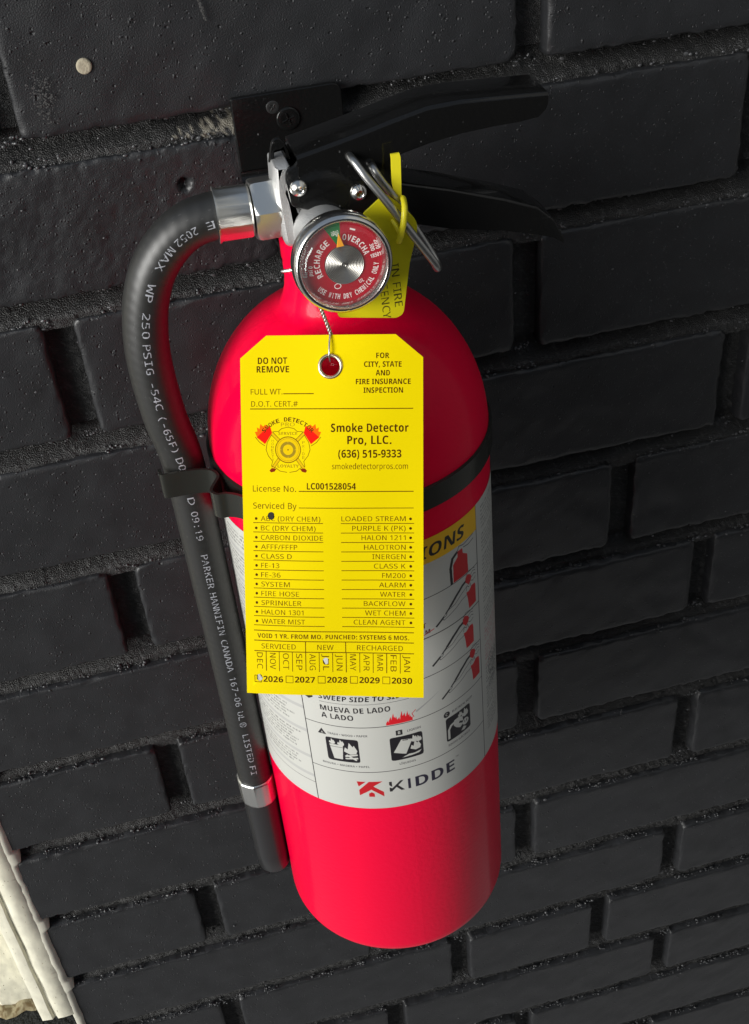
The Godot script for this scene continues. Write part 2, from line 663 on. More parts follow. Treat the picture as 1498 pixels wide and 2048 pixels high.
# fine roller stipple, grit and pinholes
func wall_relief() -> Image:
	var n := noise(41, 0.22, 3)
	var im := n.get_image(1536, 1536, false, false, false)
	im.convert(Image.FORMAT_RF)
	var soft := Image.create_empty(1536, 1536, false, Image.FORMAT_RF)
	var data := im.get_data().to_float32_array()
	for i in data.size():
		data[i] = 0.45 + (data[i] - 0.5) * 0.085
	var r := RandomNumberGenerator.new()
	r.seed = 5
	for s in 4200:
		var cx := r.randi_range(0, 1535)
		var cy := r.randi_range(0, 1535)
		var rad := 1.4 + 2.8 * r.randf() * r.randf()
		var high := r.randf_range(0.10, 0.42) * (1.0 if r.randf() < 0.62 else -1.3)
		var stretch := r.randf_range(0.7, 1.4)
		var reach := int(ceil(rad * 1.6))
		for dy in range(-reach, reach + 1):
			for dx in range(-reach, reach + 1):
				var d := Vector2(dx * stretch, dy / stretch).length() / rad
				if d < 1.5:
					var at := posmod(cy + dy, 1536) * 1536 + posmod(cx + dx, 1536)
					data[at] += high * exp(-2.2 * d * d)
	soft.set_data(1536, 1536, false, Image.FORMAT_RF, data.to_byte_array())
	soft.convert(Image.FORMAT_RGBA8)
	return soft

func wall_paint() -> StandardMaterial3D:
	var m := smat(Color(1, 1, 1), 0.5)
	var h := wall_relief()
	h.bump_map_to_normal_map(13.0)
	m.normal_enabled = true
	m.normal_texture = ImageTexture.create_from_image(h)
	m.normal_scale = 1.0
	# slight mottling of the paint: worn grey film and dust specks
	var n := noise(43, 0.012, 5)
	var im := n.get_image(1024, 1024, false, false, false)
	var f := noise(44, 0.30, 2).get_image(1024, 1024, false, false, false)
	var out := Image.create_empty(1024, 1024, false, Image.FORMAT_RGB8)
	for y in 1024:
		for x in 1024:
			var a := im.get_pixel(x, y).r
			var b := f.get_pixel(x, y).r
			var v := 0.0110 + 0.007 * (a - 0.5) + 0.010 * (b - 0.5)
			if b > 0.86:
				v += 0.05 * (b - 0.80)
			out.set_pixel(x, y, Color(v * 0.92, v * 0.98, v * 1.14).linear_to_srgb())
	m.albedo_texture = ImageTexture.create_from_image(out)
	m.uv1_triplanar = true
	m.uv1_world_triplanar = true
	m.uv1_scale = Vector3.ONE * 4.1
	m.roughness = 0.56
	m.metallic_specular = 0.5
	m.clearcoat_enabled = true
	m.clearcoat = 0.22
	m.clearcoat_roughness = 0.2
	return m

func mortar_paint() -> StandardMaterial3D:
	var m := smat(Color(1, 1, 1), 0.5)
	m.vertex_color_use_as_albedo = true
	m.normal_enabled = true
	m.normal_texture = grain_normal(25, 0.20, 9.0, 1024)
	m.uv1_triplanar = true
	m.uv1_world_triplanar = true
	m.uv1_scale = Vector3.ONE * 8.0
	return m

func grain_normal(seed_: int, freq: float, strength := 3.0, size := 256) -> Texture2D:
	var im := noise(seed_, freq, 3).get_seamless_image(size, size, false, false, 0.1, false)
	im.convert(Image.FORMAT_RGBA8)
	im.bump_map_to_normal_map(strength)
	return ImageTexture.create_from_image(im)

# ---------------------------------------------------------------- the painted door frame at the lower left corner
func doorway() -> void:
	var cream := smat(Color(0.84, 0.82, 0.70), 0.55)
	cream.normal_enabled = true
	cream.normal_texture = grain_normal(61, 0.012, 2.0)
	cream.uv1_triplanar = true
	cream.uv1_scale = Vector3(14, 6, 14)
	# brushed paint gone a little dull and dirty
	var dn := noise(67, 0.02, 5).get_seamless_image(512, 512)
	var dc := blank(512, 512, Color.WHITE)
	var dr := RandomNumberGenerator.new()
	dr.seed = 4
	for y in 512:
		for xx in 512:
			var v := 0.93 + 0.14 * (dn.get_pixel(xx, y).r - 0.5)
			dc.set_pixel(xx, y, Color(v, v * 0.995, v * 0.97))
	for i in 240:
		var v := dr.randf_range(0.55, 0.8)
		dc.fill_rect(Rect2i(dr.randi_range(0, 508), dr.randi_range(0, 508), dr.randi_range(1, 4), dr.randi_range(1, 5)), Color(v, v * 0.95, v * 0.85))
	cream.albedo_texture = ImageTexture.create_from_image(dc)
	var f := thing("door_frame", "cream painted door casing at the left end of the black brick wall", "door frame", Vector3(-0.113, -0.52, 0))
	# casing: a moulded profile with a quirk, run up the wall's end
	var prof := PackedVector2Array([Vector2(0.0102, -0.06), Vector2(0.0102, 0.0005), Vector2(0.0085, 0.0022), Vector2(0.0030, 0.0030), Vector2(-0.0010, 0.0024), Vector2(-0.0022, 0.0004), Vector2(-0.0034, 0.0002), Vector2(-0.0046, 0.0018), Vector2(-0.0090, 0.0016), Vector2(-0.0112, 0.0), Vector2(-0.0118, -0.004), Vector2(-0.0118, -0.06)])
	var wob := noise(62, 9.0, 2)
	var loops := []
	for i in 61:
		var y := lerpf(-0.022, 0.60, pow(i / 60.0, 1.3))
		var lp := PackedVector3Array()
		for v in prof:
			var ragged := 0.004 * wob.get_noise_2d(v.x * 60.0, 3.0) if i == 0 else 0.0
			lp.append(Vector3(v.x + 0.0005 * wob.get_noise_2d(y * 3.0, v.y * 9.0), y + ragged, v.y + 0.0005 * wob.get_noise_2d(y * 3.0 + 9.0, v.x * 40.0)))
		loops.append(lp)
	put("casing", sweep(loops, 0.9), cream, f)
	# caulk squeezed along the bricks, with tabs run into the joints
	var st := begin()
	var cn := noise(63, 34.0, 3)
	var cl := []
	for i in 421:
		var y := lerpf(-0.05, 0.42, i / 420.0)
		var wide := 0.0026 + 0.0005 * cn.get_noise_1d(y)
		for c in COURSES:
			var d := absf(y - 0.52 - c)
			if d < 0.0052:
				wide += 0.0022 * (1.0 - pow(d / 0.0052, 12.0))
		var high := 0.0022 + 0.0012 * cn.get_noise_1d(y + 7.0)
		cl.append(PackedVector3Array([Vector3(0.0078, y, -0.008), Vector3(0.0100 + wide, y, -0.009), Vector3(0.0100 + wide, y, 0.0000), Vector3(0.0100 + wide * 0.55, y, high * 0.55), Vector3(0.0096, y, high), Vector3(0.0078, y, high * 0.7)]))
	add_sweep(st, cl, 1.2)
	var caulk := smat(Color(0.66, 0.64, 0.54), 0.6)
	put("caulk_bead", done(st), caulk, f)
	# jamb and the painted panel that stands back from it
	var jamb := begin()
	add_plate(jamb, rect(-0.042, -0.0444, -0.0119, 0.60), -0.060, -0.030, 0.0012)
	put("jamb", done(jamb), cream, f)
	var panel := begin()
	add_plate(panel, rect(-0.30, -0.0395, -0.0425, 0.60), -0.075, -0.040, 0.0012)
	put("panel", done(panel), cream, f)
	# a dirty, crumbling line of filler where the paint meets the step
	var gn := noise(64, 70.0, 3)
	var gl := []
	for i in 90:
		var x := lerpf(-0.30, -0.010, i / 89.0)
		var ht := 0.0036 + 0.003 * gn.get_noise_1d(x)
		var fw := 0.0060 + 0.005 * gn.get_noise_1d(x + 3.0)
		gl.append(PackedVector3Array([Vector3(x, -0.0445, -0.050), Vector3(x, -0.0445 , -0.030 + fw), Vector3(x, -0.0445 + ht * 0.5, -0.0305 + fw * 0.7), Vector3(x, -0.0445 + ht, -0.0295), Vector3(x, -0.0445 + ht * 1.1, -0.050)]))
	var grime := smat(Color(1, 1, 1), 0.9)
	var gi := noise(65, 0.09, 4).get_seamless_image(256, 256)
	var gc := blank(256, 256, Color.WHITE)
	for y in 256:
		for x in 256:
			var v := gi.get_pixel(x, y).r
			gc.set_pixel(x, y, Color(0.44, 0.37, 0.25).lerp(Color(0.68, 0.64, 0.52), smoothstep(0.35, 0.62, v)))
	grime.albedo_texture = ImageTexture.create_from_image(gc)
	grime.uv1_triplanar = true
	grime.uv1_scale = Vector3.ONE * 9.0
	put("filler_line", sweep(gl, 1.0), grime, f)
	# dark stone step under the frame
	var step := begin()
	add_plate(step, rect(-0.45, -0.012, -0.1040, 0.13), 0.0, 0.06, 0.002, Transform3D(Basis(Vector3.RIGHT, -PI / 2), Vector3(0, 0, 0)))
	var sm := smat(Color(0.040, 0.042, 0.041), 0.9)
	sm.metallic_specular = 0.15
	sm.normal_enabled = true
	sm.normal_texture = grain_normal(66, 0.06, 8.0)
	sm.uv1_triplanar = true
	sm.uv1_scale = Vector3.ONE * 18.0
	var so := put("door_step", done(step), sm, self, Transform3D(Basis(), Vector3(0, -0.6250, 0)))
	so.set_meta("label", "dark grey stone step below the cream door frame")
	so.set_meta("category", "step")

# ---------------------------------------------------------------- the bracket screwed to the wall
var black_metal: StandardMaterial3D
var alu: StandardMaterial3D
var chrome: StandardMaterial3D

func black_screw(b: Node3D, at: Vector3, r: float, turn: float, m: Material) -> void:
	var st := begin()
	add_lathe(st, PackedVector2Array([Vector2(r, 0.0), Vector2(r, r * 0.10), Vector2(r * 0.93, r * 0.17), Vector2(r * 0.6, r * 0.21), Vector2(r * 0.4, r * 0.16), Vector2(0, r * 0.14)]), 28, Transform3D(Basis(Vector3.RIGHT, PI / 2), Vector3.ZERO), 1, 1.0)
	var o := put("screw", done(st), m, b, Transform3D(Basis(Vector3.BACK, turn), at))
	# the cross slot: four short raised burrs round it
	var x := begin()
	for k in 4:
		var t := Transform3D(Basis(Vector3.BACK, PI / 2 * k), Vector3.ZERO)
		add_plate(x, rect(r * 0.06, -r * 0.07, r * 0.58, r * 0.07), r * 0.12, r * 0.25, r * 0.03, t, 1 + 9 * k)
	put("cross_slot", done(x), m, o)

func bracket() -> void:
	black_metal = smat(Color(0.006, 0.006, 0.0062), 0.14)
	black_metal.metallic_specular = 0.3
	black_metal.normal_enabled = true
	black_metal.normal_texture = grain_normal(71, 0.09, 0.5, 512)
	black_metal.uv1_triplanar = true
	black_metal.uv1_scale = Vector3.ONE * 30.0
	var ds := blank(512, 512, Color(1, 1, 1))
	ds.fill(Color(0.0062, 0.0062, 0.0064).linear_to_srgb())
	var dr := RandomNumberGenerator.new()
	dr.seed = 8
	for i in 170:
		var v := 0.10 + 0.35 * pow(dr.randf(), 3.0)
		ds.fill_rect(Rect2i(dr.randi_range(0, 508), dr.randi_range(0, 508), dr.randi_range(1, 2), dr.randi_range(1, 3)), Color(v, v, v))
	black_metal.albedo_color = Color.WHITE
	black_metal.albedo_texture = ImageTexture.create_from_image(ds)
	black_metal.uv1_scale = Vector3.ONE * 9.0
	black_metal.clearcoat_enabled = true
	black_metal.clearcoat = 0.35
	black_metal.clearcoat_roughness = 0.08
	alu = smat(Color(0.56, 0.56, 0.555), 0.55, 0.8)
	alu.normal_enabled = true
	alu.normal_texture = grain_normal(72, 0.12, 1.6)
	alu.uv1_triplanar = true
	alu.uv1_scale = Vector3.ONE * 45.0
	chrome = smat(Color(0.74, 0.73, 0.70), 0.2, 1.0)
	var b := thing("wall_bracket", "black steel hanging bracket screwed to the brick behind the extinguisher valve", "bracket", Vector3(0.0985, -0.005, 0.0008))
	var st := begin()
	var poly := rounded(rect(-0.0210, -0.0130, 0.0212, 0.0155), [0.0, 0.0, 0.004, 0.0012])
	add_plate(st, poly, 0.0, 0.0022, 0.0005)
	put("plate", done(st), black_metal, b)
	# lower edge rolled forward into the hanging tongue
	var loops := []
	var path := [Vector2(-0.0130, 0.0011), Vector2(-0.0150, 0.0014), Vector2(-0.0168, 0.0026), Vector2(-0.0178, 0.0046), Vector2(-0.0181, 0.0080), Vector2(-0.0181, 0.0640)]
	for i in path.size():
		var p: Vector2 = path[i]
		var q: Vector2 = (path[mini(i + 1, path.size() - 1)] - path[maxi(i - 1, 0)]).normalized()
		var nrm := Vector2(-q.y, q.x) * 0.0011
		var x0 := -0.0210 + (0.004 if i > 4 else 0.0)
		loops.append(PackedVector3Array([Vector3(x0, p.x - nrm.x, p.y - nrm.y), Vector3(0.0212, p.x - nrm.x, p.y - nrm.y), Vector3(0.0212, p.x + nrm.x, p.y + nrm.y), Vector3(x0, p.x + nrm.x, p.y + nrm.y)]))
	put("tongue", sweep(loops, 0.6), black_metal, b)
	black_screw(b, Vector3(-0.0003, 0.0049, 0.0022), 0.0045, 0.35, black_metal)
	var worn := smat(Color(0.05, 0.05, 0.05), 0.3, 0.6)
	black_screw(b, Vector3(-0.0056, 0.0100, 0.0018), 0.0026, 0.9, worn)

# ---------------------------------------------------------------- the extinguisher
const AXIS := Vector3(0.0972, 0.0, 0.0751)
const VALVE_Z := 0.0795

func extinguisher() -> void:
	var x := thing("fire_extinguisher", "red dry chemical fire extinguisher hanging on the black brick wall", "fire extinguisher", Vector3(AXIS.x, -0.365, AXIS.z))
	var shift := Transform3D(Basis(), Vector3(0, 0.165, -0.0008)) * Transform3D(Basis(Vector3.RIGHT, -0.03), Vector3.ZERO) * Transform3D(Basis(), Vector3(0, 0.2, 0))       # parts are built round the cylinder's axis, heights as measured on the wall
	var home := Transform3D(Basis(), Vector3(-AXIS.x, 0.365, -AXIS.z))
	# cylinder with dome, collar and rolled bottom
	var red := smat(Color(0.86, 0.0, 0.040), 0.36)
	red.clearcoat_enabled = true
	red.clearcoat = 0.16
	red.clearcoat_roughness = 0.1
	red.metallic_specular = 0.2
	red.normal_enabled = true
	red.normal_texture = grain_normal(81, 0.045, 0.9, 512)
	red.uv1_triplanar = true
	red.uv1_scale = Vector3.ONE * 14.0
	var p := PackedVector2Array()
	p.append(Vector2(0.0, -0.3610))
	p.append(Vector2(0.041, -0.3625))
	for i in 9:
		var a := PI / 2 * i / 8.0
		p.append(Vector2(0.0433 + 0.010 * sin(a), -0.3545 - 0.010 * cos(a)))
	p.append(Vector2(0.0533, -0.20))
	for i in 22:
		var a := deg_to_rad(70.0) * i / 21.0
		p.append(Vector2(0.0533 * pow(cos(a), 0.92), -0.0965 + 0.0585 * sin(a)))
	for k in [Vector2(0.0185, -0.0390), Vector2(0.0172, -0.0352), Vector2(0.0166, -0.0310), Vector2(0.0166, -0.0255), Vector2(0.0162, -0.0248), Vector2(0.0162, -0.0240), Vector2(0.0168, -0.0232), Vector2(0.0168, -0.0170), Vector2(0.0158, -0.0160), Vector2(0.010, -0.0160)]:
		p.append(k)
	var cyl := put("cylinder", lathe(p, 128, Transform3D(), 0.75), red, x, shift)
	label_wrap(cyl)
	hose_band(x, shift)
	valve(x, home)
	hose(x, home)
	gauge(x, home)

func label_wrap(cyl: Node3D) -> void:
	var tex := label_print()
	var st := begin()
	st.set_smooth_group(1)
	var n := 96
	var r := 0.05348
	for i in n:
		var q := []
		var uv := []
		for c in [[0, 0], [1, 0], [1, 1], [0, 1]]:
			var u: float = (i + c[0]) / float(n)
			var a := deg_to_rad(lerpf(-115.0, 115.0, u))
			q.append(Vector3(r * sin(a), lerpf(-0.2550, -0.1170, c[1]), r * cos(a)))
			uv.append(Vector2(u, 1.0 - c[1]))
		uv_quad(st, q, uv)
	var m := printed(tex, 0.42)
	var o := put("label", done(st), m, cyl)
	o.set_meta("label", "white instruction label wrapped round the cylinder")

const LW := 2048
const LH := 1312
func lp(deg: float, y_mm: float) -> Vector2:      # a place on the label: degrees round the cylinder, millimetres below its top edge
	return Vector2((deg + 115.0) / 230.0 * LW, y_mm / 139.4 * LH)

func lpoly(a: Array, from: Vector2, scale_: float) -> PackedVector2Array:
	var out := PackedVector2Array()
	for i in range(0, a.size(), 2):
		out.append(from + Vector2(a[i], a[i + 1]) * scale_)
	return out

func label_print() -> Image:
	var im := blank(LW, LH, Color(0.765, 0.765, 0.745))
	var ink := Color(0.13, 0.12, 0.13)
	var grey := Color(0.33, 0.33, 0.33)
	var pale := Color(0.70, 0.70, 0.69)
	var mm := LH / 139.4
	var r := RandomNumberGenerator.new()
	r.seed = 3
	# side columns of fine print, too small to read
	for side in [-1, 1]:
		var a0 := -108.0 if side < 0 else 49.5
		var a1 := -48.5 if side < 0 else 104.0
		var y := 4.0
		while y < 127.0:
			var lines := r.randi_range(4, 7)
			for l in lines:
				if y > 127.0:
					break
				var a := a0 if side > 0 else a0 + r.randf_range(0.0, 4.0)
				var stop := a1 - r.randf_range(0.0, 9.0)
				while a < stop:
					var wlen := r.randf_range(1.2, 4.2)
					var w := LW / 230.0 * wlen
					var tone := grey if side < 0 or y < 66.0 or y > 88.0 else Color(0.74, 0.40, 0.44)
					var pos := lp(a, y)
					var xx := pos.x
					while xx < pos.x + w:
						var hgt := r.randf_range(0.62, 1.15) * mm
						im.fill_rect(Rect2i(int(xx), int(pos.y - hgt * 0.5), r.randi_range(2, 4), int(hgt)), tone)
						xx += r.randf_range(5.0, 7.5)
					a += wlen + 0.9
				y += 1.95
			if side < 0:
				var b := lp(a0 - 4.0, y + 0.5)
				im.fill_rect(Rect2i(0, int(b.y), int(lp(-44.6, 0).x), int(1.9 * mm)), pale)
				y += 4.2
			else:
				y += 1.6
	# a dark block of code-like fine print low on the right column
	for i in 340:
		var q := lp(r.randf_range(52.0, 66.0), r.randf_range(84.0, 103.0))
		im.fill_rect(Rect2i(int(q.x), int(q.y), r.randi_range(3, 9), 4), Color(0.30, 0.30, 0.31))
	# frame
	for a in [-44.6, 44.8]:
		stroke(im, PackedVector2Array([lp(a, 0), lp(a, 140)]), 0.42 * mm, ink)
	fill(im, PackedVector2Array([lp(-44.6, 0), lp(44.8, 0), lp(44.8, 11.4), lp(-44.6, 11.4)]), Color(0.95, 0.74, 0.02))
	write(im, "INSTRUCTIONS", lp(1.0, 6.1), 5.7 * mm, ink, "b", 66.0 * mm, "c", 0.0, 0.16)
	for y in [27.8, 47.6, 68.2, 89.4, 116.3]:
		stroke(im, PackedVector2Array([lp(-44.6, y), lp(44.8, y)]), 0.34 * mm, ink)
	# the little drawings of someone holding an extinguisher, at the right of each step
	var cut := [11.5, 27.8, 47.6, 68.2, 89.4]
	var redp := Color(0.78, 0.07, 0.11)
	var c0 := lp(33.0, 20.0)
	fill(im, lpoly([-1.6, -6.2, 1.3, -6.2, 1.5, -3.6, 4.2, -1.6, 4.4, 7.4, -4.4, 7.4, -4.2, -1.2, -1.6, -3.6], c0, mm), redp)
	stroke(im, lpoly([-1.8, -6.0, -4.4, -4.4, -5.6, -0.4, -5.4, 7.4], c0, mm), 1.3 * mm, ink)
	stroke(im, lpoly([-1.5, -6.5, -0.6, -8.2, 2.0, -7.4, 5.4, -8.0, 8.4, -8.4], c0, mm), 0.4 * mm, grey)
	stroke(im, lpoly([2.0, -6.2, 5.0, -5.6, 8.6, -6.2], c0, mm), 0.4 * mm, grey)
	for s in 3:
		var yb: float = [37.5, 57.0, 77.5][s]
		var c := lp([37.0, 34.0, 37.6][s], yb)
		stroke(im, lpoly([-0.5, -6.6, -3.4, -5.6, -7.2, -2.8, -10.4, 0.2], c, mm), 1.25 * mm, ink)
		stroke(im, lpoly([-10.4, 0.2, -13.0, 2.6], c, mm), 0.8 * mm, ink)
		stroke(im, lpoly([-13.0, 2.6, -14.4, 3.6, -13.2, 4.0, -12.4, 3.0], c, mm), 0.3 * mm, grey)
		stroke(im, lpoly([-14.2, 3.8, -17.8, 6.6], c, mm), 0.95 * mm, ink)
		stroke(im, lpoly([-0.8, -3.4, -4.6, -1.6, -8.0, 0.8, -11.0, 1.4, -12.6, 2.4], c, mm), 0.3 * mm, grey)
		stroke(im, lpoly([-0.2, 0.6, -4.0, 1.2, -7.4, 3.0, -11.6, 4.6, -14.0, 5.4, -14.6, 4.6], c, mm), 0.3 * mm, grey)
		stroke(im, lpoly([-1.2, -1.4, -0.6, -3.6, 0.6, -2.2, 1.4, -3.8, 2.0, -1.6], c, mm), 0.28 * mm, grey)
		fill(im, lpoly([-1.4, -7.8, -0.2, -9.0, 1.6, -8.0, 2.6, -6.4, 2.0, -4.6, 0.4, -3.4, -0.4, -4.6, -1.4, -5.6], c, mm), redp)
		fill(im, lpoly([-1.2, -0.4, 0.4, -0.2, 2.6, -1.8, 4.8, -1.4, 5.2, 0.2, 5.2, 8.4, 0.2, 8.6, -0.4, 3.0], c, mm), redp)
		for e in [[-1.0, -8.8, 0.6, -10.2, 3.0, -9.8, 5.2, -9.0], [1.8, -7.4, 3.6, -8.4, 5.4, -7.6], [2.6, -5.8, 4.2, -6.6, 5.6, -5.8], [2.2, -4.4, 3.6, -3.6, 5.4, -4.4]]:
			stroke(im, lpoly(e, c, mm), 0.3 * mm, grey)
	stroke(im, PackedVector2Array([lp(17.0, 44.5), lp(10.0, 46.2)]), 0.35 * mm, redp)
	write(im, "FT", lp(11.6, 41.0), 2.4 * mm, Color(0.35, 0.05, 0.07), "b", 0.0, "c")
	write(im, "2.44 M", lp(10.6, 44.6), 2.0 * mm, Color(0.35, 0.05, 0.07), "b", 0.0, "c")
	# last step
	fill(im, PackedVector2Array([lp(-44.4, 69.0), lp(-39.0, 69.0), lp(-39.0, 75.0), lp(-41.0, 76.2), lp(-44.4, 74.4)]), ink)
	write(im, "SWEEP SIDE TO SIDE", lp(-36.0, 73.2), 2.7 * mm, ink, "b", 36.0 * mm, "l", 0.0, 0.12)
	stroke(im, PackedVector2Array([lp(-36.0, 76.2), lp(3.0, 76.2)]), 0.18 * mm, grey)
	write(im, "MUEVA DE LADO", lp(-36.0, 79.6), 2.9 * mm, ink, "b", 29.0 * mm)
	write(im, "A LADO", lp(-36.0, 83.9), 2.9 * mm, ink, "b", 13.6 * mm)
	# spray and flames
	fill(im, PackedVector2Array([lp(18.2, 78.0), lp(5.4, 84.4), lp(6.0, 85.2)]), Color(0.62, 0.62, 0.62))
	stroke(im, PackedVector2Array([lp(5.6, 83.6), lp(3.8, 85.2), lp(4.6, 87.4)]), 0.3 * mm, redp)
	for k in 9:
		var fx := lerpf(-7.0, 3.0, k / 8.0)
		var fh := [2.6, 4.6, 6.4, 4.2, 3.6, 6.8, 5.4, 6.0, 3.0][k] as float
		var f0 := lp(fx, 88.9)
		fill(im, lpoly([-0.8, 0.0, -0.7, -fh * 0.5, 0.1, -fh, 0.35, -fh * 0.55, 0.9, -fh * 0.7, 0.9, 0.0], f0, mm), Color(0.86, 0.08, 0.14))
	# the three classes of fire
	pictograms(im, mm, ink, grey)
	# maker's mark: a red flag-like k over a house, and the name
	var lg := lp(-23.8, 122.2)
	var mark := Color(0.74, 0.08, 0.12)
	fill(im, lpoly([0.0, 0.0, 3.9, 0.0, 0.6, 3.1], lg, mm), mark)
	fill(im, lpoly([5.2, 0.0, 11.0, 0.0, 6.9, 3.0, 11.2, 6.7, 11.2, 9.6, 5.9, 5.0, 0.6, 8.8, 0.6, 5.4], lg, mm), mark)
	fill(im, lpoly([4.7, 9.6, 4.7, 7.5, 5.9, 6.6, 7.1, 7.5, 7.1, 9.6], lg, mm), mark)
	var nm := lp(-9.3, 122.9)
	fill(im, lpoly([0.0, 0.1, 1.1, 0.1, 1.1, 3.4, 0.0, 2.2], nm, mm), ink)
	fill(im, lpoly([0.0, 3.6, 1.1, 4.3, 4.9, 0.1, 6.3, 0.1, 1.1, 6.0, 1.1, 6.3, 0.0, 6.3], nm, mm), ink)
	fill(im, lpoly([2.6, 3.3, 3.5, 2.5, 6.5, 6.3, 5.0, 6.3], nm, mm), ink)
	fill(im, lpoly([8.1, 0.1, 9.2, 0.1, 9.2, 6.3, 8.1, 6.3], nm, mm), Color(0.14, 0.12, 0.20))
	write(im, "DDE", nm + Vector2(11.4, 3.2) * mm, 6.2 * mm, Color(0.14, 0.12, 0.20), "b", 19.2 * mm)
	write(im, "TM", nm + Vector2(31.4, -0.6) * mm, 0.9 * mm, grey)
	# small rules in the left column
	stroke(im, PackedVector2Array([lp(-110.0, 129.0), lp(-44.6, 129.0)]), 0.25 * mm, ink)
	return im

func pictograms(im: Image, mm: float, ink: Color, grey: Color) -> void:
	var paper := Color(0.765, 0.765, 0.745)
	var flame := [0.0, 0.0, -2.6, -1.6, -2.0, -4.0, -0.9, -3.0, -0.2, -6.8, 1.2, -4.4, 1.7, -5.4, 2.9, -2.4, 2.4, -0.6]
	for k in 3:
		var c := lp([-28.3, 0.3, 27.0][k], 103.6)
		var s := 7.0 * mm
		fill(im, rounded(PackedVector2Array([c + Vector2(-s, -s * 0.98), c + Vector2(s, -s * 0.98), c + Vector2(s, s * 0.98), c + Vector2(-s, s * 0.98)]), [s * 0.18, s * 0.18, s * 0.18, s * 0.18]), Color(0.10, 0.085, 0.11))
		if k == 0:
			fill(im, lpoly([-5.6, -3.0, 0.4, -3.0, -0.4, 5.6, -4.2, 5.6], c, mm), paper)
			stroke(im, lpoly([-5.4, -1.6, 0.3, -1.6], c, mm), 0.3 * mm, ink)
			fill(im, lpoly(flame, c + Vector2(-4.4, -3.0) * mm, mm * 0.5), paper)
			fill(im, lpoly(flame, c + Vector2(-0.6, -2.6) * mm, mm * 0.55), paper)
			fill(im, lpoly(flame, c + Vector2(3.2, 2.2) * mm, mm * 1.05), paper)
			for e in [[1.0, 3.4, 6.0, 2.2], [1.0, 4.8, 6.0, 4.2], [1.6, 2.6, 5.4, 5.4]]:
				stroke(im, lpoly(e, c, mm), 0.9 * mm, paper)
		elif k == 1:
			fill(im, lpoly([-5.8, 2.0, -2.2, -5.0, 1.4, -4.4, 2.0, -2.6, -0.6, 4.0], c, mm), paper)
			stroke(im, lpoly([-1.6, -4.4, 0.6, -4.1], c, mm), 0.4 * mm, ink)
			fill(im, lpoly(flame, c + Vector2(3.0, -2.0) * mm, mm * 0.62), paper)
			fill(im, lpoly(flame, c + Vector2(5.0, -1.4) * mm, mm * 0.55), paper)
			fill(im, lpoly(flame, c + Vector2(3.6, 3.0) * mm, mm * 0.85), paper)
			fill(im, lpoly([-2.4, 5.8, 0.6, 4.4, 3.0, 4.6, 6.2, 3.8, 5.2, 5.2, 2.0, 5.6], c, mm), paper)
		else:
			stroke(im, lpoly([-5.6, 5.4, -5.6, 0.4, -4.4, -1.6, -1.6, -2.6], c, mm), 1.2 * mm, paper)
			fill(im, lpoly([-2.6, -3.4, 0.4, -3.8, 2.2, -2.2, 2.6, 1.6, 0.6, 3.0, -1.6, 1.4, -3.0, -0.6], c, mm), paper)
			stroke(im, lpoly([0.4, -0.4, 2.4, 0.8], c, mm), 1.0 * mm, ink)
			disc(im, c + Vector2(3.9, 1.6) * mm, 1.9 * mm, paper)
			stroke(im, lpoly([3.4, 0.8, 3.4, 2.0], c, mm), 0.4 * mm, ink)
			stroke(im, lpoly([4.6, 0.8, 4.6, 2.0], c, mm), 0.4 * mm, ink)
			fill(im, lpoly(flame, c + Vector2(3.6, -1.4) * mm, mm * 0.75), paper)
			fill(im, lpoly(flame, c + Vector2(0.8, -3.4) * mm, mm * 0.45), paper)
			fill(im, lpoly([1.0, 5.4, 2.6, 3.6, 4.4, 5.0, 3.0, 6.0], c, mm), paper)
	# class signs and their captions
	var t := lp(-37.0, 94.2)
	fill(im, lpoly([-1.9, 1.3, 0.0, -2.0, 1.9, 1.3], t, mm), ink)
	write(im, "A", t + Vector2(0, 0.4) * mm, 1.1 * mm, paper, "b", 0.0, "c")
	write(im, "TRASH • WOOD • PAPER", lp(-34.4, 94.3), 1.15 * mm, grey, "b", 17.0 * mm)
	write(im, "BASURA • MADERA • PAPEL", lp(-27.9, 112.9), 1.15 * mm, grey, "b", 20.5 * mm, "c")
	var b := lp(-2.6, 94.3)
	fill(im, lpoly([-1.4, -1.4, 1.4, -1.4, 1.4, 1.4, -1.4, 1.4], b, mm), ink)
	write(im, "B", b, 1.5 * mm, paper, "b", 0.0, "c")
	write(im, "LIQUIDS", lp(1.0, 94.3), 1.1 * mm, grey, "b", 6.0 * mm)
	write(im, "LÍQUIDOS", lp(0.0, 112.9), 1.1 * mm, grey, "b", 7.0 * mm, "c")
	var d := lp(20.4, 94.3)
	disc(im, d, 1.6 * mm, ink)
	write(im, "C", d, 1.5 * mm, paper, "b", 0.0, "c")
	write(im, "ELECTRICAL EQUIP", lp(23.5, 94.3), 1.1 * mm, grey, "b", 12.0 * mm)
	write(im, "EQUIPO ELÉCTRICO", lp(27.0, 112.9), 1.1 * mm, grey, "b", 12.5 * mm, "c")

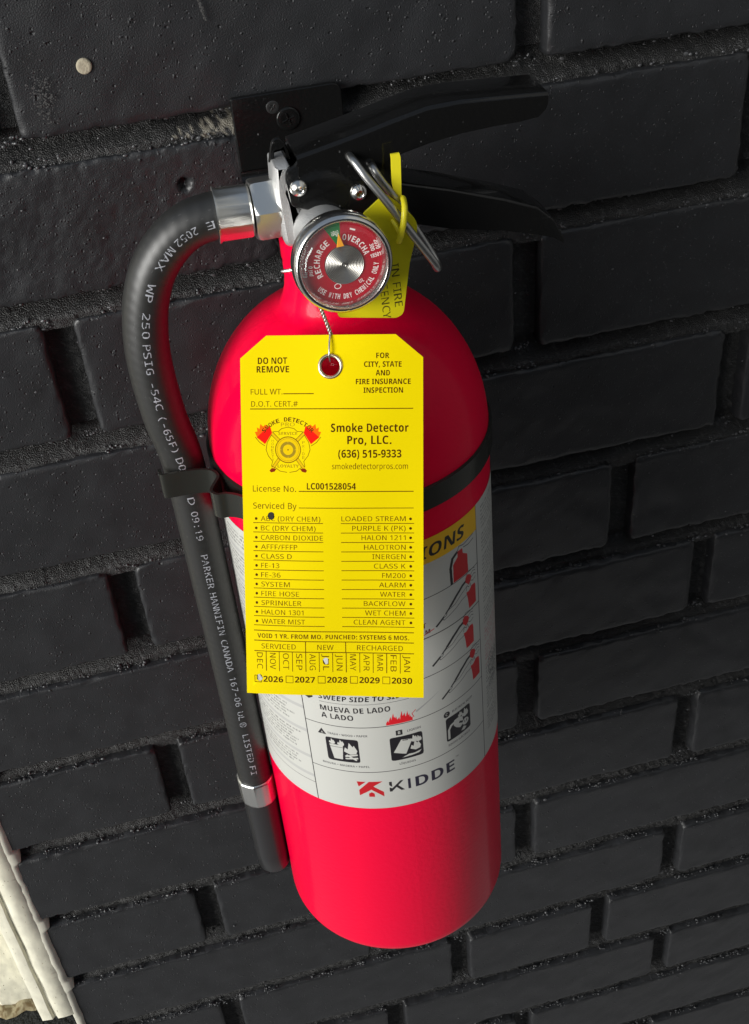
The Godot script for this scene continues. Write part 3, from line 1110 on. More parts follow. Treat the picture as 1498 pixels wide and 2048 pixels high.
func hose_band(x: Node3D, shift: Transform3D) -> void:
	var dark := smat(Color(0.045, 0.046, 0.040), 0.24, 0.5)
	# flat strap round the cylinder
	var band := put("cylinder_band", lathe(PackedVector2Array([Vector2(0.0534, -0.1040), Vector2(0.0545, -0.1037), Vector2(0.0545, -0.0946), Vector2(0.0534, -0.0943)]), 128, Transform3D(), 0.5), dark, x, shift)
	# spring clip that leaves the strap at the left, curls back and holds the hose (seen from above, relative to the axis)
	var keys := PackedVector3Array()
	for v in [Vector2(-0.0435, 0.0345), Vector2(-0.0475, 0.0290), Vector2(-0.0515, 0.0262), Vector2(-0.0550, 0.0255), Vector2(-0.0566, 0.0225), Vector2(-0.0548, 0.0185), Vector2(-0.0530, 0.0150), Vector2(-0.0545, 0.0115), Vector2(-0.0585, 0.0098), Vector2(-0.0650, 0.0093), Vector2(-0.0722, 0.0094), Vector2(-0.0730, 0.0076), Vector2(-0.0733, 0.0056)]:
		keys.append(Vector3(v.x, 0, v.y + 0.0034))
	var path := smooth_path(keys, 8)
	var loops := []
	for i in path.size():
		var t := (path[mini(i + 1, path.size() - 1)] - path[maxi(i - 1, 0)]).normalized()
		var n := Vector3(-t.z, 0, t.x) * 0.00055
		var s := float(i) / path.size()
		var dy := -0.0995 + 0.0022 * smoothstep(0.3, 0.9, s)
		var h := Vector3(0, 0.0052, 0)
		loops.append(PackedVector3Array([path[i] - n + Vector3(0, dy, 0) - h, path[i] + n + Vector3(0, dy, 0) - h, path[i] + n + Vector3(0, dy, 0) + h, path[i] - n + Vector3(0, dy, 0) + h]))
	put("hose_clip", sweep(loops, 0.9), dark, band)

func rounded_box(st: SurfaceTool, lo: Vector3, hi: Vector3, b: float, r: float, group0 := 1) -> void:
	add_plate(st, rounded(rect(lo.x, lo.y, hi.x, hi.y), [r, r, r, r]), lo.z, hi.z, b, Transform3D(), group0)

func valve(x: Node3D, home: Transform3D) -> void:
	# aluminium body: stem, upright lug, hose boss and the boss behind the gauge
	var st := begin()
	add_lathe(st, PackedVector2Array([Vector2(0.0128, -0.018), Vector2(0.0128, -0.013), Vector2(0.0110, -0.012), Vector2(0.0110, 0.006)]), 32, Transform3D(Basis(), Vector3(0.0965, 0, VALVE_Z - 0.003)))
	add_plate(st, rounded(PackedVector2Array([Vector2(0.0800, -0.0120), Vector2(0.1020, -0.0130), Vector2(0.1040, -0.0030), Vector2(0.0870, -0.0020), Vector2(0.0850, 0.0060), Vector2(0.0846, 0.0160), Vector2(0.0796, 0.0160), Vector2(0.0790, 0.0060)]), [0.003, 0.002, 0.001, 0.002, 0.002, 0.0008, 0.0008, 0.003]), VALVE_Z - 0.0075, VALVE_Z + 0.0065, 0.0012, Transform3D(), 20)
	add_lathe(st, PackedVector2Array([Vector2(0.0088, 0.0), Vector2(0.0088, 0.010), Vector2(0.0080, 0.012)]), 32, Transform3D(Basis(Vector3.BACK, PI / 2), Vector3(0.0930, -0.001, 0.0760)), 60)
	add_lathe(st, PackedVector2Array([Vector2(0.0096, 0.0), Vector2(0.0094, 0.012), Vector2(0.0066, 0.020), Vector2(0.0066, 0.030)]), 32, Transform3D(Basis(Vector3.RIGHT, PI / 2), Vector3(0.0925, -0.0072, VALVE_Z)), 80, 1.2)
	put("valve_body", done(st), alu, x, home)

	# carrying handle below: a folded sheet channel that droops to the right
	var h := []
	var hs := [[0.0890, 0.0085, -0.0020], [0.1000, 0.0080, -0.0055], [0.1187, 0.0046, -0.0092], [0.1362, -0.0008, -0.0149], [0.1552, -0.0077, -0.0193], [0.1667, -0.0126, -0.0228], [0.1725, -0.0178, -0.0250], [0.1765, -0.0255, -0.0268]]
	for s in hs:
		h.append(channel(s[0], s[1], s[2], 0.0712, 0.0870, 0.0012))
	var hd := begin()
	add_sweep(hd, h, 0.7)
	put("carry_handle", done(hd), black_metal, x, home)

	# squeeze lever above: wider channel, raised and then level, with cheek plates down over the rivets
	var l := []
	for s in [[0.0866, 0.0196, 0.0040], [0.0930, 0.0207, 0.0060], [0.1066, 0.0234, 0.0090], [0.1180, 0.0260, 0.0142], [0.1294, 0.0283, 0.0166], [0.1400, 0.0286, 0.0180], [0.1511, 0.0279, 0.0185], [0.1600, 0.0273, 0.0186], [0.1660, 0.0269, 0.0192], [0.1684, 0.0267, 0.0212], [0.1692, 0.0266, 0.0232]]:
		l.append(channel(s[0], s[1], s[2], 0.0697, 0.0890, 0.0016))
	var ld := begin()
	add_sweep(ld, l, 0.7)
	# cheeks
	var cheek := rounded(PackedVector2Array([Vector2(0.0832, 0.0030), Vector2(0.0965, -0.0020), Vector2(0.1046, -0.0042), Vector2(0.1120, -0.0040), Vector2(0.1185, 0.0060), Vector2(0.1180, 0.0150), Vector2(0.0905, 0.0190), Vector2(0.0872, 0.0185), Vector2(0.0858, 0.0165), Vector2(0.0828, 0.0150), Vector2(0.0822, 0.0120)]), [0.002, 0.004, 0.003, 0.003, 0.004, 0.002, 0.001, 0.0006, 0.0006, 0.001, 0.002])
	add_plate(ld, cheek, 0.0868, 0.0886, 0.0004, Transform3D(), 60)
	add_plate(ld, cheek, 0.0700, 0.0716, 0.0004, Transform3D(), 120)
	# turned-up ear at the root of the lever
	add_plate(ld, rounded(PackedVector2Array([Vector2(0.0790, 0.0150), Vector2(0.0808, 0.0150), Vector2(0.0812, 0.0185), Vector2(0.0838, 0.0185), Vector2(0.0846, 0.0150), Vector2(0.0862, 0.0150), Vector2(0.0852, 0.0205), Vector2(0.0830, 0.0228), Vector2(0.0806, 0.0218)]), [0.0, 0.0, 0.001, 0.001, 0.0, 0.0, 0.002, 0.0015, 0.002]), VALVE_Z - 0.002, VALVE_Z - 0.0004, 0.0003, Transform3D(), 180)
	put("squeeze_lever", done(ld), black_metal, x, home)

	# bright rivets, and one more behind the bracket side
	for at in [Vector3(0.0861, 0.0091, 0.0886), Vector3(0.1053, 0.0043, 0.0886)]:
		var rv := put("rivet", lathe(PackedVector2Array([Vector2(0.0029, 0.0), Vector2(0.0028, 0.0005), Vector2(0.0022, 0.0013), Vector2(0.0013, 0.0018), Vector2(0.0011, 0.0016), Vector2(0.0, 0.0016)]), 28, Transform3D(Basis(Vector3.RIGHT, PI / 2), Vector3.ZERO), 1.0), chrome, x, Transform3D(Basis(), home * at))
		rv.name = "rivet" if at.x < 0.1 else "rivet_001"

	# pull pin: in through the cheeks, out to a double ring hanging to the lower right
	var steel := smat(Color(0.40, 0.40, 0.39), 0.36, 1.0)
	var pk := PackedVector3Array([Vector3(0.1033, 0.0168, 0.0680), Vector3(0.1033, 0.0168, 0.0860), Vector3(0.1033, 0.0169, 0.0905), Vector3(0.1042, 0.0158, 0.0935), Vector3(0.1066, 0.0120, 0.0965), Vector3(0.1130, 0.0025, 0.1000), Vector3(0.1205, -0.0095, 0.1030), Vector3(0.1248, -0.0165, 0.1042), Vector3(0.1262, -0.0195, 0.1035), Vector3(0.1269, -0.0198, 0.1010), Vector3(0.1260, -0.0170, 0.0985), Vector3(0.1225, -0.0100, 0.0968), Vector3(0.1170, 0.0005, 0.0950), Vector3(0.1118, 0.0092, 0.0935), Vector3(0.1102, 0.0122, 0.0925), Vector3(0.1100, 0.0128, 0.0905), Vector3(0.1108, 0.0112, 0.0893)])
	put("pull_pin", tube(smooth_path(pk, 7), 0.00136, 14, 1.0, 0.6), steel, x, home)
	# small spring clip wire under the gauge
	put("safety_wire", tube(PackedVector3Array([Vector3(0.0775, -0.0185, 0.088), Vector3(0.0790, -0.0180, 0.0895), Vector3(0.0860, -0.0168, 0.092)]), 0.0007, 8), chrome, x, home)

# a folded sheet channel, open below, as a loop in the plane at x
func channel(x: float, top: float, low: float, z0: float, z1: float, r: float) -> PackedVector3Array:
	var t := 0.0014
	var out := PackedVector3Array()
	low = minf(low, top - 0.0022)
	out.append(Vector3(x, low, z0))
	for k in 5:
		var a := PI / 2 * k / 4.0
		out.append(Vector3(x, top - r + r * sin(a), z0 + r - r * cos(a)))
	for k in 5:
		var a := PI / 2 * k / 4.0
		out.append(Vector3(x, top - r + r * cos(a), z1 - r + r * sin(a)))
	out.append(Vector3(x, low, z1))
	out.append(Vector3(x, low, z1 - t))
	out.append(Vector3(x, top - t, z1 - t))
	out.append(Vector3(x, top - t, z0 + t))
	out.append(Vector3(x, low, z0 + t))
	out.reverse()
	return out

# a crimped collar: flats pressed into a round sleeve along the direction of travel
func crimped(a: Vector3, b: Vector3, r: float, flats: int, turn: float, lip := 0.0) -> ArrayMesh:
	var t := (b - a).normalized()
	var u := Vector3.BACK
	u = (u - t * u.dot(t)).normalized()
	var v := t.cross(u)
	var loops := []
	for s in [[0.0, 0.90], [0.02, 0.965], [0.08, 1.0], [0.90, 1.0], [0.97, 0.96], [1.0, 0.86]]:
		var rr: float = r * s[1]
		if lip > 0.0 and s[0] < 0.03:
			rr = r * (1.0 + lip)
		var lpn := PackedVector3Array()
		for k in flats * 8:
			var ph := float(k % 8) / 8.0
			var dent := 1.0 - 0.045 * smoothstep(0.06, 0.2, ph) * (1.0 - smoothstep(0.80, 0.94, ph)) * (1.0 if s[0] > 0.05 and s[0] < 0.95 else 0.4)
			var an := TAU * k / (flats * 8) + turn
			lpn.append(a.lerp(b, s[0]) + (u * cos(an) + v * sin(an)) * rr * dent)
		loops.append(lpn)
	return sweep(loops, 0.5)

func hose(x: Node3D, home: Transform3D) -> void:
	var keys := PackedVector3Array([Vector3(0.0660, -0.0010, 0.0760), Vector3(0.0598, -0.0008, 0.0757), Vector3(0.0520, -0.0022, 0.0755), Vector3(0.0457, -0.0056, 0.0755), Vector3(0.0395, -0.0117, 0.0755), Vector3(0.0345, -0.0200, 0.0755), Vector3(0.0306, -0.0330, 0.0752), Vector3(0.0289, -0.0500, 0.0752), Vector3(0.0300, -0.0728, 0.0752), Vector3(0.0331, -0.0959, 0.0752), Vector3(0.0342, -0.1508, 0.0752), Vector3(0.0350, -0.2040, 0.0752), Vector3(0.0356, -0.2576, 0.0752), Vector3(0.0360, -0.2900, 0.0752)])
	var path := smooth_path(keys, 20)
	var total := 0.0
	var along := PackedFloat32Array([0.0])
	for i in range(1, path.size()):
		total += path[i].distance_to(path[i - 1])
		along.append(total)
	var segs := 40
	var r := 0.0078
	var st := begin()
	st.set_smooth_group(1)
	var rows := []
	for i in path.size():
		var t := (path[mini(i + 1, path.size() - 1)] - path[maxi(i - 1, 0)]).normalized()
		var front := (Vector3.BACK - t * t.z).normalized()
		var inner := front.cross(t) * -1.0
		if inner.dot(Vector3(0.06, -0.03, 0.0752) - path[i]) < 0.0:
			inner = -inner
		var row := PackedVector3Array()
		for k in segs + 1:
			var a := lerpf(-PI, PI, float(k) / segs)
			row.append(path[i] + (front * cos(a) + inner * sin(a)) * r)
		rows.append(row)
	for i in path.size() - 1:
		for k in segs:
			var q := [rows[i][k], rows[i][k + 1], rows[i + 1][k + 1], rows[i + 1][k]]
			var uv := [Vector2(along[i] / total, 1.0 - float(k) / segs), Vector2(along[i] / total, 1.0 - float(k + 1) / segs), Vector2(along[i + 1] / total, 1.0 - float(k + 1) / segs), Vector2(along[i + 1] / total, 1.0 - float(k) / segs)]
			uv_quad(st, q, uv)
	# lettering in pale ink along the rubber
	var im := blank(2048, 320, Color(0.115, 0.115, 0.112))
	var px := 2048.0 / (total * 1000.0)
	var py := 320.0 / (TAU * r * 1000.0)
	var ink := Color(0.66, 0.67, 0.70)
	var mid := 160.0 + 0.5 * py
	for w in [["E", 7.3, 2.6], ["2052", 13.2, 8.2], ["MAX", 23.0, 9.0], ["WP", 37.0, 6.4], ["250", 47.6, 9.6], ["PSIG", 59.6, 11.6], ["-54C", 74.6, 11.4], ["(-65F)", 89.0, 15.6], ["D04", 107.6, 9.0], ["D", 126.2, 3.4], ["09:19", 133.0, 14.0], ["PARKER", 154.5, 17.4], ["HANNIFIN", 174.4, 23.2], ["CANADA", 200.6, 18.8], ["167-06", 222.8, 18.0], ["UL", 244.2, 5.4], ["LISTED", 259.0, 18.6], ["FI", 280.4, 6.0]]:
		write(im, w[0], Vector2(w[1] * px, mid), 2.55 * py, ink, "m", w[2] * px)
	var rc := Vector2(252.6 * px, mid)
	stroke(im, arc(rc, 1.35 * py, 0, TAU, 22), 0.35 * py, ink)
	write(im, "R", rc, 1.4 * py, ink, "m", 0.0, "c")
	# rubbed and broken print, and faint scuffs on the rubber
	var wr := RandomNumberGenerator.new()
	wr.seed = 17
	for i in 1100:
		im.fill_rect(Rect2i(wr.randi_range(0, 2047), wr.randi_range(int(mid - 2.0 * py), int(mid + 2.0 * py)), wr.randi_range(1, 3), wr.randi_range(1, 3)), Color(0.115, 0.115, 0.112))
	for i in 700:
		var tone := wr.randf_range(0.15, 0.24)
		im.fill_rect(Rect2i(wr.randi_range(0, 2047), wr.randi_range(0, 319), wr.randi_range(1, 7), wr.randi_range(1, 2)), Color(tone, tone, tone))
	var m := printed(im, 0.46)
	m.metallic_specular = 0.62
	# cloth weave showing through the rubber as slanting ribs
	var rib := Image.create_empty(1024, 128, false, Image.FORMAT_RGBA8)
	for y in 128:
		for xx in 1024:
			var v := 0.5 + 0.22 * sin(TAU * (xx / 1024.0 * 84.0 + y / 128.0 * 3.0)) + 0.10 * sin(TAU * (xx / 1024.0 * 84.0 - y / 128.0 * 3.0))
			rib.set_pixel(xx, y, Color(v, v, v))
	rib.bump_map_to_normal_map(1.0)
	m.normal_enabled = true
	m.normal_texture = ImageTexture.create_from_image(rib)
	m.normal_scale = 0.28
	var h := put("hose", done(st), m, x, home)
	h.set_meta("label", "black rubber hose with pale lettering")
	var plated := smat(Color(0.72, 0.72, 0.69), 0.3, 1.0)
	put("ferrule", crimped(Vector3(0.0598, -0.0008, 0.0757), Vector3(0.0716, -0.0010, 0.0760), 0.0089, 8, 0.1, 0.06), plated, h)
	# hexagon nut with turned shoulders
	var nut := []
	for s in [[0.0718, 0.90], [0.0722, 0.97], [0.0734, 1.0], [0.0790, 1.0], [0.0800, 0.96], [0.0804, 0.90]]:
		var lpn := PackedVector3Array()
		for k in 36:
			var an := TAU * k / 36.0
			var sect := fposmod(an, PI / 3) - PI / 6
			var hexr := 0.0093 / cos(sect)
			var cone: float = 0.0107 * s[1]
			var rr := minf(hexr, cone)
			lpn.append(Vector3(s[0], -0.001 + rr * sin(an + 0.22), 0.0760 + rr * cos(an + 0.22)))
		lpn.reverse()
		nut.append(lpn)
	put("hexagon_nut", sweep(nut, 0.3), plated, h)
	put("collar", lathe(PackedVector2Array([Vector2(0.0, 0.0), Vector2(0.0090, 0.0), Vector2(0.0096, 0.0004), Vector2(0.0096, 0.0018), Vector2(0.0088, 0.0022)]), 40, Transform3D(Basis(Vector3.BACK, PI / 2), Vector3(0.0828, -0.001, 0.0760))), plated, h)
	put("crimp_ring", crimped(Vector3(0.03575, -0.2735, 0.0752), Vector3(0.0360, -0.2890, 0.0752), 0.0089, 8, 0.25), plated, h)
	var noz := smat(Color(0.020, 0.020, 0.021), 0.30)
	put("nozzle", lathe(PackedVector2Array([Vector2(0.0055, -0.3405), Vector2(0.0070, -0.3410), Vector2(0.0076, -0.3400), Vector2(0.0079, -0.330), Vector2(0.0081, -0.2885)]), 36, Transform3D(Basis(Vector3.BACK, 0.012), Vector3(0.0325, 0, 0.0752))), noz, h)

func gauge(x: Node3D, home: Transform3D) -> void:
	var g := Node3D.new()
	g.name = "pressure_gauge"
	g.transform = Transform3D(Basis(Vector3.RIGHT, PI / 2 - deg_to_rad(8.0)) , home * Vector3(0.0937, -0.0088, 0.1040))
	x.add_child(g)
	# here y points out of the dial
	put("bezel", lathe(PackedVector2Array([Vector2(0.0, 0.0002), Vector2(0.0105, 0.0), Vector2(0.0146, 0.0012), Vector2(0.0158, 0.0032), Vector2(0.0160, 0.0060), Vector2(0.0157, 0.0086), Vector2(0.0150, 0.0098), Vector2(0.0141, 0.0100), Vector2(0.0138, 0.0097), Vector2(0.0127, 0.0068)]), 72, Transform3D(), 1.3), chrome, g)
	var d := begin()
	d.set_smooth_group(1)
	var n := 48
	for k in n:
		for c in [-1, k, k + 1]:
			var v := Vector2.ZERO
			if c >= 0:
				v = Vector2(cos(TAU * c / n), sin(TAU * c / n))
			d.set_uv(Vector2(0.5, 0.5) + v * 0.5)
			d.add_vertex(Vector3(v.x * 0.0130, 0.0068, v.y * 0.0130))
	var dm := printed(dial_print(), 0.6)
	dm.metallic_specular = 0.15
	put("dial", done(d), dm, g)
	# turned metal hub with rings, and the pointer
	var hub := PackedVector2Array()
	for i in 27:
		var r := 0.0062 * (26 - i) / 26.0
		hub.append(Vector2(r, 0.0071 + (0.00022 if i % 2 == 0 else 0.0) + (0.0006 if i > 23 else 0.0)))
	hub.insert(0, Vector2(0.0062, 0.0068))
	var steel := smat(Color(0.38, 0.37, 0.34), 0.36, 1.0)
	put("hub", lathe(hub, 56, Transform3D(Basis(), Vector3(0.0004, 0.0, 0.0006)), 0.2), steel, g)
	var nd := begin()
	add_plate(nd, PackedVector2Array([Vector2(-0.0012, 0.0056), Vector2(0.0012, 0.0056), Vector2(0.0000, 0.0098)]), 0.0, 0.0005, 0.0001)
	put("pointer", done(nd), smat(Color(0.90, 0.36, 0.0), 0.5), g, Transform3D(Basis(Vector3.RIGHT, -PI / 2).rotated(Vector3.UP, deg_to_rad(2.0)), Vector3(0, 0.0078, 0)))
	# clear window, dished and standing proud
	var glass := StandardMaterial3D.new()
	glass.albedo_color = Color(1, 1, 1, 0.03)
	glass.transparency = BaseMaterial3D.TRANSPARENCY_ALPHA
	glass.roughness = 0.04
	glass.cull_mode = BaseMaterial3D.CULL_DISABLED
	put("window", lathe(PackedVector2Array([Vector2(0.01375, 0.0080), Vector2(0.01370, 0.0112), Vector2(0.0132, 0.0124), Vector2(0.0121, 0.0130), Vector2(0.0070, 0.0133), Vector2(0.0, 0.0134)]), 64, Transform3D(), 1.3), glass, g)

func dial_print() -> Image:
	var im := blank(768, 768, Color(0.64, 0.0, 0.11))
	var c := Vector2(384, 384)
	var white := Color(0.90, 0.88, 0.86)
	var t := deg_to_rad(-7.0)
	# green sector
	var sec := arc(c, 384, -PI / 2 + deg_to_rad(-21.0), -PI / 2 + deg_to_rad(3.0), 8)
	sec.append(c + Vector2(0, -120).rotated(deg_to_rad(0.0)))
	fill(im, sec, Color(0.03, 0.42, 0.16))
	write(im, "195", c + Vector2(-52, -286), 36, white, "b", 44, "c", deg_to_rad(80.0))
	write(im, "1350", c + Vector2(-16, -282), 30, white, "b", 56, "c", deg_to_rad(86.0))
	write_round(im, "RECHARGE", c, 240, deg_to_rad(-117.0), deg_to_rad(-26.0), 56, white, "b", false, 0.74)
	write_round(im, "OVERCHA", c, 240, deg_to_rad(6.0), deg_to_rad(82.0), 56, white, "b", false, 0.74)
	write_round(im, "USE WITH DRY CHEMICAL ONLY", c, 322, deg_to_rad(231.0), deg_to_rad(99.0), 50, white, "b", true, 0.80)
	write(im, "psi 0", c + Vector2(-304, 26), 37, white, "b", 92, "c", deg_to_rad(-82.0))
	write(im, "bar 0", c + Vector2(-352, 34), 30, white, "b", 84, "c", deg_to_rad(-82.0))
	write(im, "2070", c + Vector2(340, -118), 38, white, "b", 92, "c", deg_to_rad(80.0))
	write(im, "300", c + Vector2(294, -96), 38, white, "b", 70, "c", deg_to_rad(80.0))
	write(im, "18501", c + Vector2(318, -18), 38, white, "b", 100, "c", deg_to_rad(-8.0))
	for a in [-58.0, 24.0]:
		var v := Vector2(0, -322).rotated(deg_to_rad(a))
		var s := Vector2(22, 0).rotated(deg_to_rad(a))
		stroke(im, PackedVector2Array([c + v - s, c + v + s]), 16, white)
	write(im, "UL", c + Vector2(158, 200), 34, white, "b", 46, "c", -0.3)
	# a small oval mark below the hub
	stroke(im, arc(c + Vector2(-70, 214), 30, 0, TAU, 20, 0.8), 7, white)
	return im

# ---------------------------------------------------------------- the big yellow inspection tag
const TAG_X := Vector3(0.94701504, -0.01494667, 0.32084124)
const TAG_Y := Vector3(0.18814918, 0.83540098, -0.51643498)

func tag_print() -> Image:
	var s := 16.8                               # picture cells to the millimetre
	var im := blank(int(60.3 * s), int(120.2 * s), Color(0.90, 0.805, 0.0))
	var bold := Color(0.30, 0.17, 0.02)
	var thin := Color(0.40, 0.27, 0.02)
	for w in [["DO NOT", 10.8, 8.2, 9.8, 2.1], ["REMOVE", 10.9, 11.0, 10.9, 2.1], ["FOR", 47.3, 6.8, 4.2, 1.75], ["CITY, STATE", 47.3, 9.6, 12.2, 1.75], ["AND", 47.3, 12.4, 4.6, 1.75], ["FIRE INSURANCE", 47.4, 15.2, 17.8, 1.75], ["INSPECTION", 47.4, 18.0, 12.8, 1.75], ["Smoke Detector", 42.9, 30.2, 25.3, 2.7], ["Pro, LLC.", 42.8, 34.2, 14.4, 2.7], ["(636) 515-9333", 42.9, 38.7, 20.6, 2.55]]:
		write(im, w[0], Vector2(w[1], w[2]) * s, w[4] * s, bold, "b", w[3] * s, "c")
	write(im, "LC001528054", Vector2(22.0, 49.4) * s, 2.1 * s, bold, "b", 16.3 * s)
	for w in [["FULL WT.", 3.4, 18.3, 10.7, 1.8], ["D.O.T. CERT.#", 3.5, 22.3, 15.7, 1.8], ["License No.", 3.55, 50.3, 14.8, 2.0], ["Serviced By", 3.56, 56.0, 14.9, 2.0], ["smokedetectorpros.com", 30.5, 42.8, 24.8, 1.9]]:
		write(im, w[0], Vector2(w[1], w[2]) * s, w[4] * s, thin, "r", w[3] * s)
	for l in [[14.4, 24.5, 19.0], [3.15, 57.0, 23.95], [19.3, 57.1, 51.1], [19.3, 57.1, 56.6], [3.0, 57.0, 98.3], [3.0, 57.0, 101.75], [3.0, 57.0, 105.4]]:
		stroke(im, PackedVector2Array([Vector2(l[0], l[2]) * s, Vector2(l[1], l[2]) * s]), 0.28 * s, thin)
	var left := ["ABC (DRY CHEM)", "BC (DRY CHEM)", "CARBON DIOXIDE", "AFFF/FFFP", "CLASS D", "FE-13", "FE-36", "SYSTEM", "FIRE HOSE", "SPRINKLER", "HALON 1301", "WATER MIST"]
	var lw := [20.3, 18.7, 21.1, 12.5, 10.6, 6.3, 6.7, 9.9, 13.0, 13.8, 14.5, 15.0]
	var right := ["LOADED STREAM", "PURPLE K (PK)", "HALON 1211", "HALOTRON", "INERGEN", "CLASS K", "FM200", "ALARM", "WATER", "BACKFLOW", "WET CHEM", "CLEAN AGENT"]
	var rw := [21.1, 17.6, 14.5, 13.7, 11.0, 10.5, 7.8, 8.8, 8.5, 13.9, 13.5, 17.3]
	for i in 12:
		var y := 60.3 + 3.163 * i
		write(im, left[i], Vector2(6.1 - 0.04 * i, y) * s, 1.62 * s, thin, "r", lw[i] * s)
		write(im, right[i], Vector2(54.5 - 0.02 * i, y - 0.15) * s, 1.62 * s, thin, "r", rw[i] * s, "r")
		disc(im, Vector2(4.5 - 0.04 * i, y + 0.05) * s, 0.46 * s, bold)
		disc(im, Vector2(56.1, y - 0.1) * s, 0.46 * s, bold)
		stroke(im, PackedVector2Array([Vector2(3.5 - 0.04 * i, y + 1.42) * s, Vector2(27.2, y + 1.42) * s]), 0.24 * s, thin)
		stroke(im, PackedVector2Array([Vector2(33.2, y + 1.40) * s, Vector2(57.2, y + 1.40) * s]), 0.24 * s, thin)
	write(im, "VOID 1 YR. FROM MO. PUNCHED: SYSTEMS 6 MOS.", Vector2(4.1, 100.1) * s, 1.5 * s, thin, "b", 51.4 * s)
	for w in [["SERVICED", 11.4, 11.9], ["NEW", 27.4, 5.5], ["RECHARGED", 45.7, 15.4]]:
		write(im, w[0], Vector2(w[1], 103.65) * s, 1.7 * s, thin, "r", w[2] * s, "c")
	for v in [20.7, 34.2]:
		stroke(im, PackedVector2Array([Vector2(v, 101.8) * s, Vector2(v, 105.4) * s]), 0.3 * s, thin)
	var months := ["DEC", "NOV", "OCT", "SEP", "AUG", "JUL", "JUN", "MAY", "APR", "MAR", "FEB", "JAN"]
	for i in 12:
		var mx := 4.8 + 4.545 * i
		write(im, months[i], Vector2(mx, 108.75) * s, 2.05 * s, thin, "r", 5.6 * s, "c", PI / 2)
		if i < 11:
			stroke(im, PackedVector2Array([Vector2(mx + 2.25, 105.4) * s, Vector2(mx + 2.25, 112.1) * s]), 0.26 * s, thin)
	for i in 5:
		var bx := 2.9 + 10.92 * i
		var y := 115.0 - 0.1 * i
		stroke(im, PackedVector2Array([Vector2(bx, y - 1.15) * s, Vector2(bx + 2.4, y - 1.15) * s, Vector2(bx + 2.4, y + 1.15) * s, Vector2(bx, y + 1.15) * s, Vector2(bx, y - 1.15) * s]), 0.22 * s, thin)
		write(im, str(2026 + i), Vector2(bx + 3.0, y) * s, 2.0 * s, bold, "b", 6.9 * s)
	emblem(im, Vector2(15.77, 37.4) * s, 0.04003 * s)
	return im

